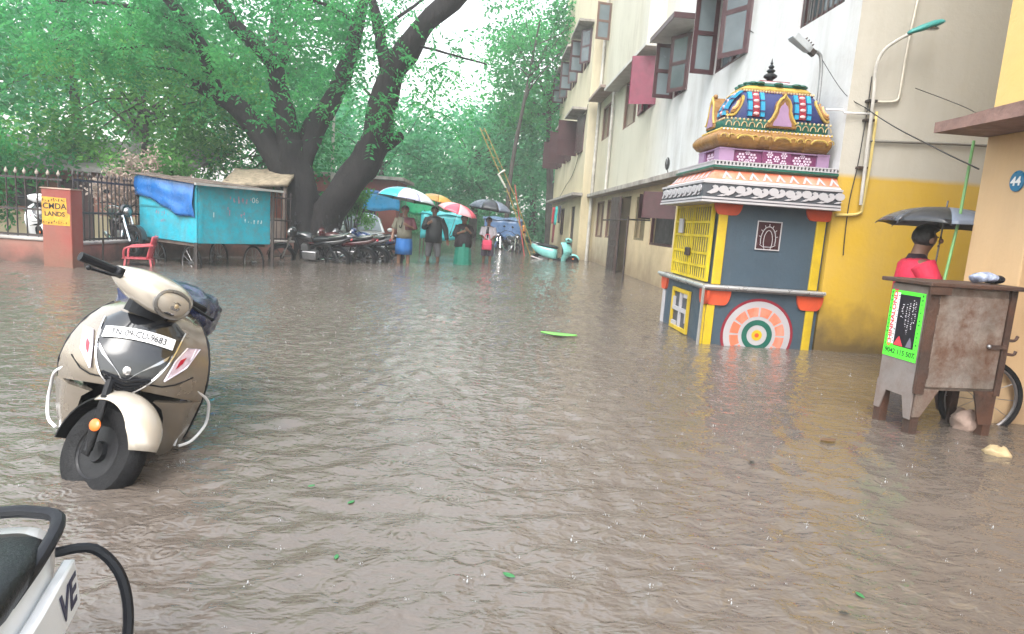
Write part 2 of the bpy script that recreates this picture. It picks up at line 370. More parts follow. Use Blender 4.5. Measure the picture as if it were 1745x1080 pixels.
BLD = thing('apartment_building', 'long white and cream apartment block with maroon shutters and grey end wall', 'building')
def wall_x(mb, X, t, y0, y1, z0, z1, holes):
    ys = sorted({y0, y1, *[v for h in holes for v in h[:2]]}); zs = sorted({z0, z1, *[v for h in holes for v in h[2:]]})
    for a, b in zip(ys, ys[1:]):
        run = None
        for c, d in zip(zs, zs[1:]):
            inside = any(h[0] <= (a+b)/2 <= h[1] and h[2] <= (c+d)/2 <= h[3] for h in holes)
            if inside:
                if run: mb.box(X, X+t, a, b, *run); run = None
            else: run = (run[0], d) if run else (c, d)
        if run: mb.box(X, X+t, a, b, *run)
def leafpos(X, yh, sgn, ang):
    s, c = math.sin(R_(ang)), math.cos(R_(ang))
    return lambda u, z, t: (X - u*s + t*c*sgn*0 - t*c, yh + sgn*u*c - t*s*sgn*-1*0 + t*s*sgn, z)
def shutter(win, X, yh, sgn, w, z0, z1, ang, m=MAROON, glass=GLASSL, rows=2, name='shutter'):
    f = leafpos(X, yh, sgn, ang); mb = MB(); b = .075
    def q(mb, u0, u1, a, c, t0=-.02, t1=.02): mb.prism([(u0,a),(u1,a),(u1,c),(u0,c)], t0, t1, f)
    q(mb, 0, b, z0, z1); q(mb, w-b, w, z0, z1)
    zs = np.linspace(z0, z1, rows+1)
    for k, z in enumerate(zs): q(mb, b, w-b, max(z0, z-b/2 if 0<k<rows else (z if k==0 else z-b)), min(z1, z+b/2 if 0<k<rows else (z+b if k==0 else z)), -.018, .018)
    mb.build(name, m, win, smooth=0)
    if glass:
        for k in range(rows):
            pm = MB(); q(pm, b, w-b, zs[k]+.03, zs[k+1]-.03, -.006, .006); pm.build('pane', glass, win, smooth=0)
def window(X, y0, y1, z0, z1, fm=MAROON, depth=.14, pane=GLASS, bars=0, mull=1, parent=BLD, name='window'):
    fr = MB(); b = .06
    xf0, xf1 = X+.03, X+.09
    fr.box(xf0, xf1, y0, y0+b, z0, z1); fr.box(xf0, xf1, y1-b, y1, z0, z1)
    fr.box(xf0, xf1, y0+b, y1-b, z0, z0+b); fr.box(xf0, xf1, y0+b, y1-b, z1-b, z1)
    for k in range(1, mull+1):
        y = lerp(y0, y1, k/(mull+1)); fr.box(xf0+.004, xf1-.004, y-b/2, y+b/2, z0+b, z1-b)
    w = fr.build(name, fm, parent, smooth=0)
    MB().box(X+depth, X+depth+.02, y0-.02, y1+.02, z0-.02, z1+.02).build('pane', pane, w, smooth=0)
    for k in range(bars):
        y = lerp(y0, y1, (k+.7)/(bars+.4)); MB().tube([(X+.02,y,z0),(X+.02,y,z1)], .012, 5).build('bar', IRON, w)
    return w
AX = 3.8
holesA = [(7.32,8.4,3.87,5.05),(10.0,11.5,4.0,5.35),(13.0,14.0,4.05,5.15),(15.45,17.2,4.2,5.3),(17.5,19.2,4.1,5.44),(21.0,22.8,4.2,5.35),(21.0,22.8,7.6,8.8),(9.9,11.6,7.2,8.5),(12.6,14.3,7.2,8.5)]
w = MB(); wall_x(w, AX, .35, 7.242, 23.5, 2.42, 13, holesA); w.build('wall', FACADE, BLD, smooth=0)
w = MB(); holesG = [(21.6,23.1,.9,2.15),(19.75,21.2,.92,2.15),(17.6,18.8,-.4,2.15),(15.8,17.0,.97,2.1),(13.3,15.3,.9,2.08),(9.6,11.0,.9,2.0)]
wall_x(w, AX+.12, .3, 7.25, 23.5, -.45, 2.3, holesG); w.build('wall', GFWALL, BLD, smooth=0)
w = MB().box(AX+.002, 12, 6.95, 7.24, -.45, 13); w.build('end_wall', ENDWALL, BLD, smooth=0)
MB().box(AX-.002, AX+.001, 6.952, 7.243, 2.0, 13).build('corner_strip', FACADE, BLD, smooth=0)
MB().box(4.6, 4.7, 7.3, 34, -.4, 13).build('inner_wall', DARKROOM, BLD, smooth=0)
led = MB().box(3.58, AX+.13, 8.8, 23.5, 2.3, 2.418); led.build('ledge', CONC, BLD, smooth=0, bevel=.012)
# windows of the near part
window(AX, 7.3, 8.4, 3.87, 5.05, bars=9, mull=0)
w1 = window(AX, 10.0, 11.5, 4.0, 5.35)
shutter(w1, AX-.01, 11.5, -1, .42, 4.0, 5.35, 88); shutter(w1, AX-.01, 10.0, 1, .55, 4.0, 5.35, 30, glass=GLASS)
w2 = window(AX, 13.0, 14.0, 4.05, 5.15)
shutter(w2, AX-.01, 14.0, -1, .44, 4.05, 5.15, 88); shutter(w2, AX-.01, 13.0, 1, .52, 4.05, 5.15, 30, glass=GLASS)
w3 = window(AX, 15.45, 17.2, 4.2, 5.3, fm=MAROON2, pane=BROWNWD)
shutter(w3, AX-.01, 15.47, 1, .62, 4.2, 5.3, 70, m=MAROON2, glass=MAROON2, rows=1); shutter(w3, AX-.01, 17.2, -1, .85, 4.2, 5.3, 6, m=MAROON2, glass=MAROON, rows=2)
window(AX, 17.5, 19.2, 4.1, 5.44, fm=BROWNWD, pane=BROWNWD, depth=.3, mull=0)
window(AX, 21.0, 22.8, 4.2, 5.35, fm=BROWNWD, pane=BROWNWD, depth=.2, mull=1)
w4 = window(AX, 21.0, 22.8, 7.6, 8.8, fm=BROWNWD, pane=GLASS, depth=.2, mull=1); shutter(w4, AX-.01, 22.8, -1, .5, 7.6, 8.8, 80, m=BROWNWD)
for y0, y1 in ((9.9,11.6),(12.6,14.3)): window(AX, y0, y1, 7.2, 8.5)
# sunshades and the projecting bay
def shade(x0, y0, y1, z, t=.09, m=CONC, edge=None, X=AX, parent=BLD):
    s = MB().box(x0, X+.05, y0, y1, z, z+t).build('sunshade', m, parent, smooth=0, bevel=.01)
    if edge: e = MB().box(x0-.012, x0-.001, y0-.012, y1+.012, z-.004, z+t+.01); e.box(x0, X-.002, y0-.014, y0-.002, z-.004, z+t+.01); e.build('edging', edge, s, smooth=0)
WSH = mat('whitewashed_slab', (.48,.47,.44), .75, var=.12, dirt=.4, dcol=(.2,.18,.15), bump=.3)
shade(3.27, 12.5, 14.25, 5.22, m=WSH, edge=MAROON); shade(3.27, 9.6, 11.9, 5.44, m=WSH)
shade(3.32, 20.8, 23.3, 5.62, m=mat('brown_stained_slab', (.30,.23,.20), .8, var=.2, dirt=.5))
MB().box(3.40, AX, 15.2, 20.3, 5.5, 13).build('bay', FACADE, BLD, smooth=0)
MB().box(3.37, AX+.02, 15.15, 20.35, 5.42, 5.497).build('bay_slab', WSH, BLD, smooth=0)
# ground floor openings
window(AX+.12, 21.6, 23.1, .9, 2.15, fm=BROWNWD, pane=BROWNWD, depth=.2, mull=0)
window(AX+.12, 19.75, 21.2, .92, 2.15, fm=BROWNWD, pane=BROWNWD, depth=.2, mull=0)
OLIVE = mat('olive_board', (.16,.13,.07), .7, var=.2, bump=.3, dirt=.4)
window(AX+.12, 15.8, 17.0, .97, 2.1, fm=OLIVE, pane=OLIVE, depth=.18, mull=0)
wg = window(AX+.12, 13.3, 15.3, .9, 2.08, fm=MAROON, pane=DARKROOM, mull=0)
shutter(wg, AX+.10, 15.28, -1, .62, 1.5, 2.06, 40, glass=MAROON, rows=1); shutter(wg, AX+.10, 13.32, 1, .7, 1.5, 2.06, 55, glass=MAROON, rows=1)
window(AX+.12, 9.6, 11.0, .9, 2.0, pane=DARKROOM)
DOORM = mat('dark_door_timber', (.05,.03,.028), .55, var=.3, vscale=3, bump=.3, bscale=25, dirt=.4)
dd = MB().box(3.60, 3.66, 17.55, 18.75, -.4, 2.12); dd.box(3.585, 3.6, 17.65, 18.2, .9, 1.95).box(3.585, 3.6, 17.65, 18.65, -.2, .75)
d_ = dd.build('door', DOORM, BLD, smooth=0, bevel=.008); MB().box(3.66, AX+.12, 18.70, 18.76, -.4, 2.12).build('door_frame', DOORM, d_, smooth=0)
# far block, standing a little further out
CX = 3.4
holesC = [(24.2,26.0,4.0,5.35),(27.6,29.4,4.0,5.35),(24.2,26.0,7.2,8.4),(27.6,29.4,7.2,8.4),(31.0,32.6,7.2,8.4),(31.0,32.6,4.0,5.3),(25.0,26.2,-.4,2.0),(28.4,29.8,.8,2.0)]
w = MB(); wall_x(w, CX, .35, 23.5, 34, -.45, 13, holesC); w.box(CX+.35, 5, 23.497, 23.8, -.45, 13); w.build('wall', FARWALL, BLD, smooth=0)
MB().box(3.05, CX+.02, 23.45, 34, 2.35, 2.45).build('ledge', CONC, BLD, smooth=0)
for z0, z1 in ((4.0,5.35),(7.2,8.4)):
    for y0, y1 in ((24.2,26.0),(27.6,29.4),(31.0,32.6)):
        z1_ = 5.3 if (z0 == 4.0 and y0 == 31.0) else z1
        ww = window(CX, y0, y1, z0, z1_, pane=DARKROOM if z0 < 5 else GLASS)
        if z0 < 5: shutter(ww, CX-.01, y0+.02, 1, .8, z0, z1_, 12, glass=MAROON); shutter(ww, CX-.01, y1, -1, .8, z0, z1_, 85, glass=MAROON)
        else: shutter(ww, CX-.01, y1, -1, .55, z0, z1_, 86); shutter(ww, CX-.01, y0+.02, 1, .55, z0, z1_, 35, glass=GLASS)
    shade(2.85, 23.9, 26.3, z1+.1, X=CX); shade(2.85, 27.3, 29.7, z1+.1, X=CX); shade(2.9, 30.8, 33.0, z1+.1, X=CX)
dd = MB().box(CX+.05, CX+.1, 25.0, 26.2, -.4, 2.0).build('door', DOORM, BLD, smooth=0)
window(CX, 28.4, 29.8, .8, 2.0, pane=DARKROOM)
MB().tube([(3.74,23.36,-.3),(3.74,23.36,12.9)], .06, 8).build('drain_pipe', PIPE, BLD)
MB().tube([(3.72,20.55,2.4),(3.72,20.55,12.9)], .05, 8).build('drain_pipe', PIPE, BLD)

# ------------------------------------------------------------------ the small peach building at the right edge
B2 = thing('peach_building', 'peach painted corner building with brown roof slab at the right edge', 'building')
w = MB().box(3.76, 4.26, 4.31, 4.83, -.45, 2.093); w.box(4.26, 9, 4.5, 4.83, -.45, 2.093); w.box(3.76, 4.1, 1.2, 2.5, -.45, 2.093); w.build('pillar', PEACH, B2, smooth=0, bevel=.01)
MB().box(3.765, 9, 1.2, 4.825, 2.23, 9).build('wall', PEACH, B2, smooth=0)
MB().box(4.8, 4.9, 1.2, 4.49, -.45, 2.093).build('back_wall', mat('pink_plaster', (.62,.45,.37), .8, var=.15, dirt=.4, dcol=(.25,.18,.14)), B2, smooth=0)
SLABM = mat('brown_mossy_slab', (.21,.125,.105), .75, var=.3, vscale=4, dirt=.75, dcol=(.045,.04,.035), bump=.5, bscale=18)
s = MB()
ys = np.linspace(1.2, 4.85, 14)
s.loft([[(3.345, y, 2.093), (3.345, y, 2.18+.012*math.sin(y*5)), (3.76, y, 2.255), (9, y, 2.255), (9, y, 2.093)] for y in ys])
s.build('roof_slab', SLABM, B2, smooth=0)
pl = MB().lathe([(0,-.006),(.066,-.006),(.068,0),(.064,.008),(0,.008)], 28, frame_M((3.752, 4.47, 1.74), (0,-1,0), (0,0,1)) @ Matrix.Diagonal((.92,1.12,1,1)))
BLUEP = mat('blue_enamel', (.03,.17,.32), .3, var=.1, dirt=.2)
pp = pl.build('number_plate', BLUEP, B2)
WHITEP = mat('white_paint', (.80,.80,.80), .5, var=.05, dirt=.1)
text('house_number', '44', .085, frame_M((3.740, 4.47, 1.735), (0,-1,0), (0,0,1)), WHITEP, pp, depth=.001, bold=.003)
# ------------------------------------------------------------------ the roadside shrine
SLATE = mat('slate_blue_paint', (0.047,0.076,0.105), .55, var=.12, vscale=2.5, dirt=0.60, dcol=(.03,.04,.05), bump=.2, streak=.4)
YELL = mat('yellow_enamel', (0.576,0.400,0.016), .45, var=.12, dirt=0.55, dcol=(.25,.17,.03), streak=.4)
ORNG = mat('orange_enamel', (0.592,0.080,0.028), .45, var=.12, dirt=0.45, dcol=(.3,.05,.03), streak=.4)
WHT = mat('shrine_white', (.40,.39,.41), .5, var=.06, dirt=0.50, dcol=(.4,.36,.38), streak=.4)
STEEL = mat('steel_trim', (.55,.56,.58), .3, var=.08, metal=.6, bump=.05)
SALM = mat('salmon_orange', (0.680,0.162,0.085), .5, var=.1, dirt=0.40, dcol=(.75,.5,.45), streak=.4)
INK = mat('ink_grey', (.060,.066,.080), .5, var=.2)
GREEN = mat('deep_green', (0.011,0.108,0.077), .4, var=.2, dirt=0.55, dcol=(.01,.03,.03), streak=.4)
PURP = mat('plum_purple', (0.170,0.034,0.111), .5, var=.15, dirt=0.55, dcol=(.1,.03,.07), streak=.4)
LILAC = mat('lilac', (0.300,0.188,0.315), .5, var=.12, dirt=.2, dcol=(.2,.12,.25))
GOLD = mat('old_gold', (0.248,0.124,0.028), .45, var=.3, vscale=8, dirt=.45, dcol=(.12,.05,.02), bump=.5, bscale=35)
CYAN = mat('cyan_enamel', (0.022,0.262,0.450), .35, var=.15)
NAVY = mat('navy_enamel', (.02,.03,.12), .4, var=.2)
CRIM = mat('crimson_enamel', (0.240,0.016,0.032), .4, var=.2)
YLEAF = mat('yellow_leaf_paint', (0.442,0.312,0.065), .5, var=.25, vscale=12, dirt=.4, dcol=(.35,.18,.08), bump=.5, bscale=40)
BRONZE = mat('dark_bronze', (.03,.035,.04), .4, var=.3, metal=.4)
SH = thing('roadside_shrine', 'small painted shrine with tiered tower top and slate blue base by the apartment block', 'shrine', (3.15, 7.8, 0))
SM = Matrix.Translation((-3.15, -7.8, 0))
def sb(mb, name, m, parent=SH, **k): return mb.build(name, m, parent, M=SM, **k)
def rect(x0, x1, y0, y1, z): return [(x0,y0,z),(x1,y0,z),(x1,y1,z),(x0,y1,z)]
def stack(levels, name, m, parent=SH, **k):
    return sb(MB().loft([rect(*l) for l in levels]), name, m, parent, smooth=k.pop('smooth', 0), **k)
XR = 3.794
low = stack([(2.50,XR-.02,6.93,8.66,-.45), (2.50,XR-.02,6.93,8.66,.615)], 'base', SLATE, bevel=.01)
cnt = stack([(2.44,XR,6.87,8.74,.615), (2.44,XR,6.87,8.74,.672)], 'counter', mat('grey_counter', (.20,.20,.21), .3, var=.15, coat=.3), bevel=.008)
sb(MB().tube([(2.44,8.76,.655),(2.43,6.855,.655)], .022, 8), 'edge_rail', STEEL, cnt)
sb(MB().tube([(2.43,6.855,.655),(XR,6.855,.655)], .022, 8), 'edge_rail', STEEL, cnt)
up = stack([(2.57,XR-.01,7.0,8.56,.672), (2.57,XR-.01,7.0,8.56,1.60)], 'sanctum', SLATE, bevel=.006)
def ffront(Y): return lambda u, v, t: (u, Y-t, v)
def fleft(X): return lambda u, v, t: (X-t, u, v)
def capital(f, c, z, w, h, up_=True):
    "bracket capital: a quarter fan each side of the post"
    pts = [(c-w, z)] + [(c-w*.5*(1+math.cos(a)), z-h*math.sin(a)) for a in np.linspace(.25, 1.35, 5)] + [(c-.05, z-h), (c+.05, z-h)] + [(c+w*.5*(1+math.cos(a)), z-h*math.sin(a)) for a in np.linspace(1.35, .25, 5)] + [(c+w, z)]
    return MB().prism(pts, .0, .03, f)
for c in (2.60, 3.71):
    f = ffront(7.0)
    sb(MB().prism([(c-.05,.675),(c+.05,.675),(c+.05,1.51),(c-.05,1.51)], -.01, .022, f), 'post', YELL, up, smooth=0, bevel=.006)
    sb(capital(f, c+(.04 if c < 3 else -.03), 1.595, .16, .15), 'capital', ORNG, up, smooth=0)
for c in (2.545, 3.68):
    f = ffront(6.93)
    sb(MB().prism([(c-.045,-.4),(c+.045,-.4),(c+.045,.45),(c-.045,.45)], -.01, .022, f), 'post', YELL, low, smooth=0, bevel=.006)
    sb(capital(f, c+(.06 if c < 3 else -.02), .61, .15, .16), 'capital', ORNG, low, smooth=0)
for c in (6.99, 8.58):
    f = fleft(2.50)
    sb(MB().prism([(c-.045,-.4),(c+.045,-.4),(c+.045,.45),(c-.045,.45)], -.01, .022, f), 'post', YELL if c < 8 else WHT, low, smooth=0, bevel=.006)
    sb(capital(f, c, .61, .13, .16), 'capital', ORNG, low, smooth=0)
sb(MB().tube([(2.425,6.86,.64),(2.425,6.86,-.4)], .018, 6), 'corner_pole', mat('weathered_steel', (.28,.27,.25), .5, metal=.3, dirt=.3), low)
# painted wheel on the base
def disc(cx, cz, r0, r1, t, Y, a0=0, a1=2*math.pi, n=48):
    mb = MB(); pts = []
    for k in range(n+1): a = lerp(a0, a1, k/n); pts.append((math.cos(a), math.sin(a)))
    v = [(cx+c*r, Y-t, cz+s*r) for c, s in pts for r in (r0, r1)]
    mb.add(v, [(2*k, 2*k+1, 2*k+3, 2*k+2) for k in range(n)]); return mb
CXm, CZm, YF = 3.11, .135, 6.93
medal = sb(disc(CXm, CZm, 0, .415, .003, YF), 'wheel_emblem', CRIM, low, smooth=0)
sb(disc(CXm, CZm, 0, .385, .006, YF), 'white_ring', WHT, medal, smooth=0)
for k in range(12):
    a = k*math.pi/6+.04; sb(disc(CXm, CZm, .215, .315, .009, YF, a, a+math.pi/6-.08, 6), 'orange_panel', SALM, medal, smooth=0)
sb(disc(CXm, CZm, .115, .175, .009, YF), 'green_ring', GREEN, medal, smooth=0)
sb(disc(CXm, CZm, 0, .06, .009, YF), 'centre_boss', YELL, medal, smooth=0)
sb(disc(CXm, CZm, 0, .025, .012, YF), 'centre_dot', ORNG, medal, smooth=0)
# lattice panel on the side of the base
f = fleft(2.50); pc, pz = 7.78, .27
pn = sb(MB().prism([(pc-.34,pz-.26),(pc+.34,pz-.26),(pc+.34,pz+.26),(pc-.34,pz+.26)], 0, .012, f), 'lattice_panel', INK, low, smooth=0)
lt = MB()
for a, b, c, d in ((-.34,.34,-.26,-.215),(-.34,.34,.215,.26),(-.34,-.29,-.215,.215),(.29,.34,-.215,.215)): lt.prism([(pc+a,pz+c),(pc+b,pz+c),(pc+b,pz+d),(pc+a,pz+d)], .012, .04, f)
sb(lt, 'frame', YELL, pn, smooth=0)
lt = MB()
for a, b, c, d in ((-.29,.29,-.025,.025),(-.03,.03,.025,.215),(-.03,.03,-.215,-.025),(-.29,-.12,.165,.215),(.12,.29,-.215,-.165),(.23,.29,.025,.14),(-.29,-.23,-.14,-.025)): lt.prism([(pc+a,pz+c),(pc+b,pz+c),(pc+b,pz+d),(pc+a,pz+d)], .012, .034, f)
sb(lt, 'lattice', WHT, pn, smooth=0)
# yellow grille gate on the side
gt = MB(); gx = 2.53
for z in (.70, .85, 1.0, 1.20, 1.36, 1.55): gt.box(gx-.012, gx+.012, 7.12, 8.45, z-.014, z+.014)
for y in (7.12, 7.78, 8.45): gt.box(gx-.016, gx+.016, y-.022, y+.022, 0.69, 1.57)
gate = sb(gt, 'gate', mat('yellow_gate_paint', (.62,.47,.015), .45, var=.2, dirt=.4, dcol=(.2,.14,.02)), smooth=0)
me_bar = None
for k in range(16):
    y = 7.18+k*.079
    if abs(y-7.78) < .03: continue
    b = sb(MB().tube([(gx,y,.69),(gx,y,1.57)], .010, 5), 'bar', MATS['yellow_gate_paint'], gate)
sb(MB().box(gx-.05, gx-.03, 8.05, 8.2, 1.22, 1.40), 'gate_card', WHT, gate, smooth=0)
sb(MB().box(gx-.05, gx-.015, 7.72, 7.86, .95, 1.05), 'padlock', IRON, gate, bevel=.01)
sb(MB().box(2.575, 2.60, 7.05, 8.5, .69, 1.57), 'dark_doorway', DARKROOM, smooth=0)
# deity tile
f = ffront(7.0); tcx, tcz = 3.13, 1.25
tl = sb(MB().prism([(tcx-.135,tcz-.155),(tcx+.135,tcz-.155),(tcx+.135,tcz+.155),(tcx-.135,tcz+.155)], 0, .012, f), 'tile_picture', mat('dark_maroon_tile', (.045,.018,.022), .25, var=.2, coat=.3), up, smooth=0)
fr = MB()
for a, b, c, d in ((-.14,.14,.148,.16),(-.14,.14,-.16,-.148),(-.14,-.128,-.148,.148),(.128,.14,-.148,.148)): fr.prism([(tcx+a,tcz+c),(tcx+b,tcz+c),(tcx+b,tcz+d),(tcx+a,tcz+d)], .012, .018, f)
sb(fr, 'border', WHT, tl, smooth=0)
la = MB(); P3 = lambda pts: [(tcx+u, 6.985, tcz+v) for u, v in pts]
la.tube(P3([(.085*math.cos(a), -.05+.15*math.sin(a)) for a in np.linspace(-.3, math.pi+.3, 14)]), .0045, 4)
la.tube(P3([(.05*math.cos(a), -.06+.12*math.sin(a)) for a in np.linspace(-.9, math.pi+.9, 14)]), .004, 4)
la.tube(P3([(-.09,-.1),(-.05,-.125),(.05,-.125),(.09,-.1)]), .004, 4)
for a in np.linspace(.2, 2.94, 7): la.tube(P3([(.09*math.cos(a), -.04+.14*math.sin(a)), (.11*math.cos(a), -.04+.17*math.sin(a))]), .004, 4)
tag(sb(la, 'line_drawing', WHT, tl), kind='stuff')
# eaves
ev = stack([(2.30,XR-.002,6.83,8.38,1.57), (2.28,XR,6.80,8.40,1.585), (2.28,XR,6.80,8.40,1.77), (2.30,XR-.002,6.82,8.38,1.785)], 'eave_fascia', INK)
for z, h, o in ((1.567,.022,.016),(1.60,.020,.010),(1.765,.024,.012)):
    stack([(2.28-o,XR+.001,6.80-o,8.40+o,z), (2.28-o,XR+.001,6.80-o,8.40+o,z+h)], 'white_moulding', WHT, ev)
lf = MB(); f0 = lambda u, v, t: (u, -t, v)
def leafpoly(pts, t=.012): lf.prism(pts, 0, t, f0)
leafpoly([(.075+.055*math.cos(a), .02+.042*math.sin(a)) for a in np.linspace(0, 2*math.pi, 11)[:-1]])
leafpoly([(-.10,-.045),(-.05,-.05),(.0,-.025),(.03,.01),(.0,.045),(-.03,.05),(-.055,.03),(-.035,.01),(-.07,-.02)])
leafpoly([(.02,-.055),(.07,-.052),(.11,-.035),(.07,-.03)])
src = None
for k in range(8):
    o = lf.build('scroll_leaf', WHT, ev) if src is None else src.copy()
    if src is None: src = o
    else: col.objects.link(o)
    o.location = (2.42+k*.182-3.15, 6.80-7.8, 1.693); o.rotation_euler = (0, 0 if k % 2 else R_(8), 0)
for k in range(8):
    o = src.copy(); col.objects.link(o); o.location = (2.28-3.15, 8.28-k*.185-7.8, 1.693); o.rotation_euler = (0, 0, -math.pi/2)
sl = stack([(2.30,XR-.002,6.82,8.38,1.784), (2.36,XR-.002,6.88,8.32,1.83), (2.44,XR-.004,6.96,8.25,1.925)], 'eave_slope', SALM)
stack([(2.293,XR-.001,6.813,8.387,1.786), (2.333,XR-.001,6.853,8.347,1.815)], 'white_strip', WHT, sl)
tri = MB(); tri.v = []; 
def strip(mb, pts, w, t, f):
    for a, b in zip(pts, pts[1:]):
        d = Vector((b[0]-a[0], b[1]-a[1])).normalized(); n_ = Vector((-d.y, d.x))*w/2
        mb.prism([(a[0]+n_.x,a[1]+n_.y),(a[0]-n_.x,a[1]-n_.y),(b[0]-n_.x,b[1]-n_.y),(b[0]+n_.x,b[1]+n_.y)], 0, t, f)
ft = lambda u, v, t: (u, v*.64-t*.77, v*.77+t*.64)
tri.prism([(-.055,0),(-.03,0),(0,.062),(.03,0),(.055,0),(0,.115)], 0, .006, ft)
src = None
for k in range(9):
    o = tri.build('white_triangle', WHT, sl, smooth=0) if src is None else src.copy()
    if src is None: src = o
    else: col.objects.link(o)
    o.location = (2.55+k*.148-3.15, 6.868-7.8+.006, 1.826)
for k in range(8):
    o = src.copy(); col.objects.link(o); o.location = (2.348-3.15+.006, 8.22-k*.17-7.8, 1.826); o.rotation_euler = (0, 0, -math.pi/2)
gm_ = stack([(2.42,XR-.006,6.94,8.24,1.925), (2.39,XR-.006,6.91,8.27,1.945), (2.39,XR-.006,6.91,8.27,1.965), (2.44,XR-.006,6.96,8.22,1.97)], 'green_moulding', GREEN)
stack([(2.405,XR-.005,6.925,8.255,1.971), (2.405,XR-.005,6.925,8.255,1.982)], 'white_fillet', WHT, gm_)
stack([(2.405,XR-.005,6.925,8.255,2.010), (2.405,XR-.005,6.925,8.255,2.022)], 'white_fillet', WHT, gm_)
stack([(2.44,XR-.02,6.96,8.22,1.982), (2.44,XR-.02,6.96,8.22,2.010)], 'dark_fillet', INK, gm_)
dn = MB()
for k in range(34): dn.box(2.415+k*.0405, 2.415+k*.0405+.02, 6.927, 6.962, 1.982, 2.010)
for k in range(32): dn.box(2.407, 2.442, 6.95+k*.0405, 6.95+k*.0405+.02, 1.982, 2.010)
tag(sb(dn, 'dentils', WHT, gm_, smooth=0), kind='stuff')
# plum storey with pilasters and white flowers
pb = stack([(2.52,3.72,7.08,7.74,2.02), (2.52,3.72,7.08,7.74,2.18)], 'plum_storey', PURP)
for a, b in ((2.50,2.66),(2.98,3.30),(3.60,3.735)): sb(MB().box(a, b, 7.055, 7.10, 2.022, 2.178), 'pilaster', LILAC if b-a < .2 else PURP, pb, smooth=0)
for a, b in ((7.06,7.22),(7.56,7.74)): sb(MB().box(2.495, 2.53, a, b, 2.022, 2.178), 'pilaster', LILAC, pb, smooth=0)
fl = MB()
def flower(cx, cz, f, r=.03):
    for k in range(6):
        a = k*math.pi/3; fl.prism([(cx+r*math.cos(a)+r*.42*math.cos(b), cz+r*math.sin(a)+r*.42*math.sin(b)) for b in np.linspace(0, 6.28, 7)[:-1]], 0, .006, f)
    fl.prism([(cx+r*.35*math.cos(b), cz+r*.35*math.sin(b)) for b in np.linspace(0, 6.28, 7)[:-1]], 0, .008, f)
for cx in (2.75, 2.88, 3.38, 3.50): flower(cx, 2.09, ffront(7.08), .034)
for cx in (2.82, 3.44): flower(cx, 2.045, ffront(7.08), .02); flower(cx, 2.14, ffront(7.08), .02)
for cx, cz in ((3.06,2.13),(3.06,2.05),(3.22,2.13),(3.22,2.05),(3.14,2.09)): flower(cx, cz, ffront(7.055), .026)
for cy in (7.34, 7.45): flower(cy, 2.09, fleft(2.52), .034)
tag(sb(fl, 'white_flowers', mat('pale_lilac_paint', (.62,.50,.62), .5), pb, smooth=0), kind='stuff')
for z in (2.024, 2.160):
    stack([(2.49,3.738,7.05,7.75,z), (2.49,3.738,7.05,7.75,z+.012)], 'lilac_line', LILAC, pb)
# rolled golden cornice, broken forward over the pilasters
prof = [(0,2.175),(.055,2.20),(.095,2.25),(.10,2.29),(.075,2.335),(.04,2.365),(0,2.372)]
def cornice(x0, x1, y0, y1, k=1.0): return stack([(x0-d*k, min(x1+d*k*.3, 3.79), y0-d*k, y1+d*k, z) for d, z in prof], 'cornice', GOLD, smooth=60)
cn = cornice(2.53, 3.68, 7.09, 7.74)
for x0, x1 in ((2.56,2.90),(3.02,3.26),(3.40,3.70)):
    sb(MB().loft([[(x0, 7.11, z-.004), (x1, 7.11, z-.004), (x1-.012, 7.09-d*1.16, z+(.004 if z > 2.3 else -.004)), (x0+.012, 7.09-d*1.16, z+(.004 if z > 2.3 else -.004))] for d, z in prof]), 'cornice_roll', GOLD, cn, smooth=60)
    sb(MB().tube([((x0+x1)/2+.09*math.cos(a), 6.955-.004*math.sin(a), 2.262+.045*math.sin(a)) for a in np.linspace(0, math.pi, 9)], .010, 5), 'arch_relief', YLEAF, cn)
bd_ = MB()
for k in range(15): bd_.tube([(2.50+k*.085+.034*math.cos(a), 6.984-.006*math.sin(a), 2.285+.028*math.sin(a)) for a in np.linspace(-.4, math.pi+.4, 9)], .0065, 5)
for k in range(30): bd_.ell((2.49+k*.0425, 7.045, 2.374), (.012,.012,.014), 7, 5)
for k in range(15): bd_.ell((2.49, 7.08+k*.0425, 2.374), (.012,.012,.014), 7, 5)
tag(sb(bd_, 'carved_beading', YLEAF, cn), kind='stuff')
stack([(2.50,3.745,7.06,7.77,2.368), (2.53,3.72,7.09,7.74,2.392)], 'pink_fillet', mat('pale_pink_paint', (.62,.45,.43), .5, dirt=.4, dcol=(.35,.2,.15)), cn)
# the tower: a square dome
dprof = [(.600,2.39),(.612,2.42),(.612,2.47),(.595,2.505)]
DCX, DCY, KD = 3.13, 7.42, .56
def dome(levels, name, m, parent=SH, e=.28, n=40, **k):
    rings = []
    for hw, z in levels:
        r = []
        for j in range(n):
            a = 2*math.pi*j/n+math.pi/4; c, s = math.cos(a), math.sin(a)
            r.append((DCX+hw*math.copysign(abs(c)**e, c), DCY+hw*KD*math.copysign(abs(s)**e, s), z))
        rings.append(r)
    return sb(MB().loft(rings), name, m, parent, **k)
dome(dprof, 'dome_foot', GREEN)
body_prof = [(.585,2.50),(.590,2.54),(.578,2.60),(.550,2.66),(.508,2.72),(.455,2.775),(.405,2.82),(.37,2.845)]
db = dome(body_prof, 'dome', NAVY)
dome([(.36,2.825),(.40,2.832),(.405,2.85),(.375,2.875),(.35,2.885)], 'yellow_band', YLEAF, db)
dome([(.41,2.80),(.428,2.812),(.41,2.826),(.38,2.83)], 'plum_band', PURP, db)
dome([(.31,2.88),(.37,2.89),(.36,2.905),(.27,2.925),(.23,2.93)], 'lotus_collar', GREEN, db, e=.4)
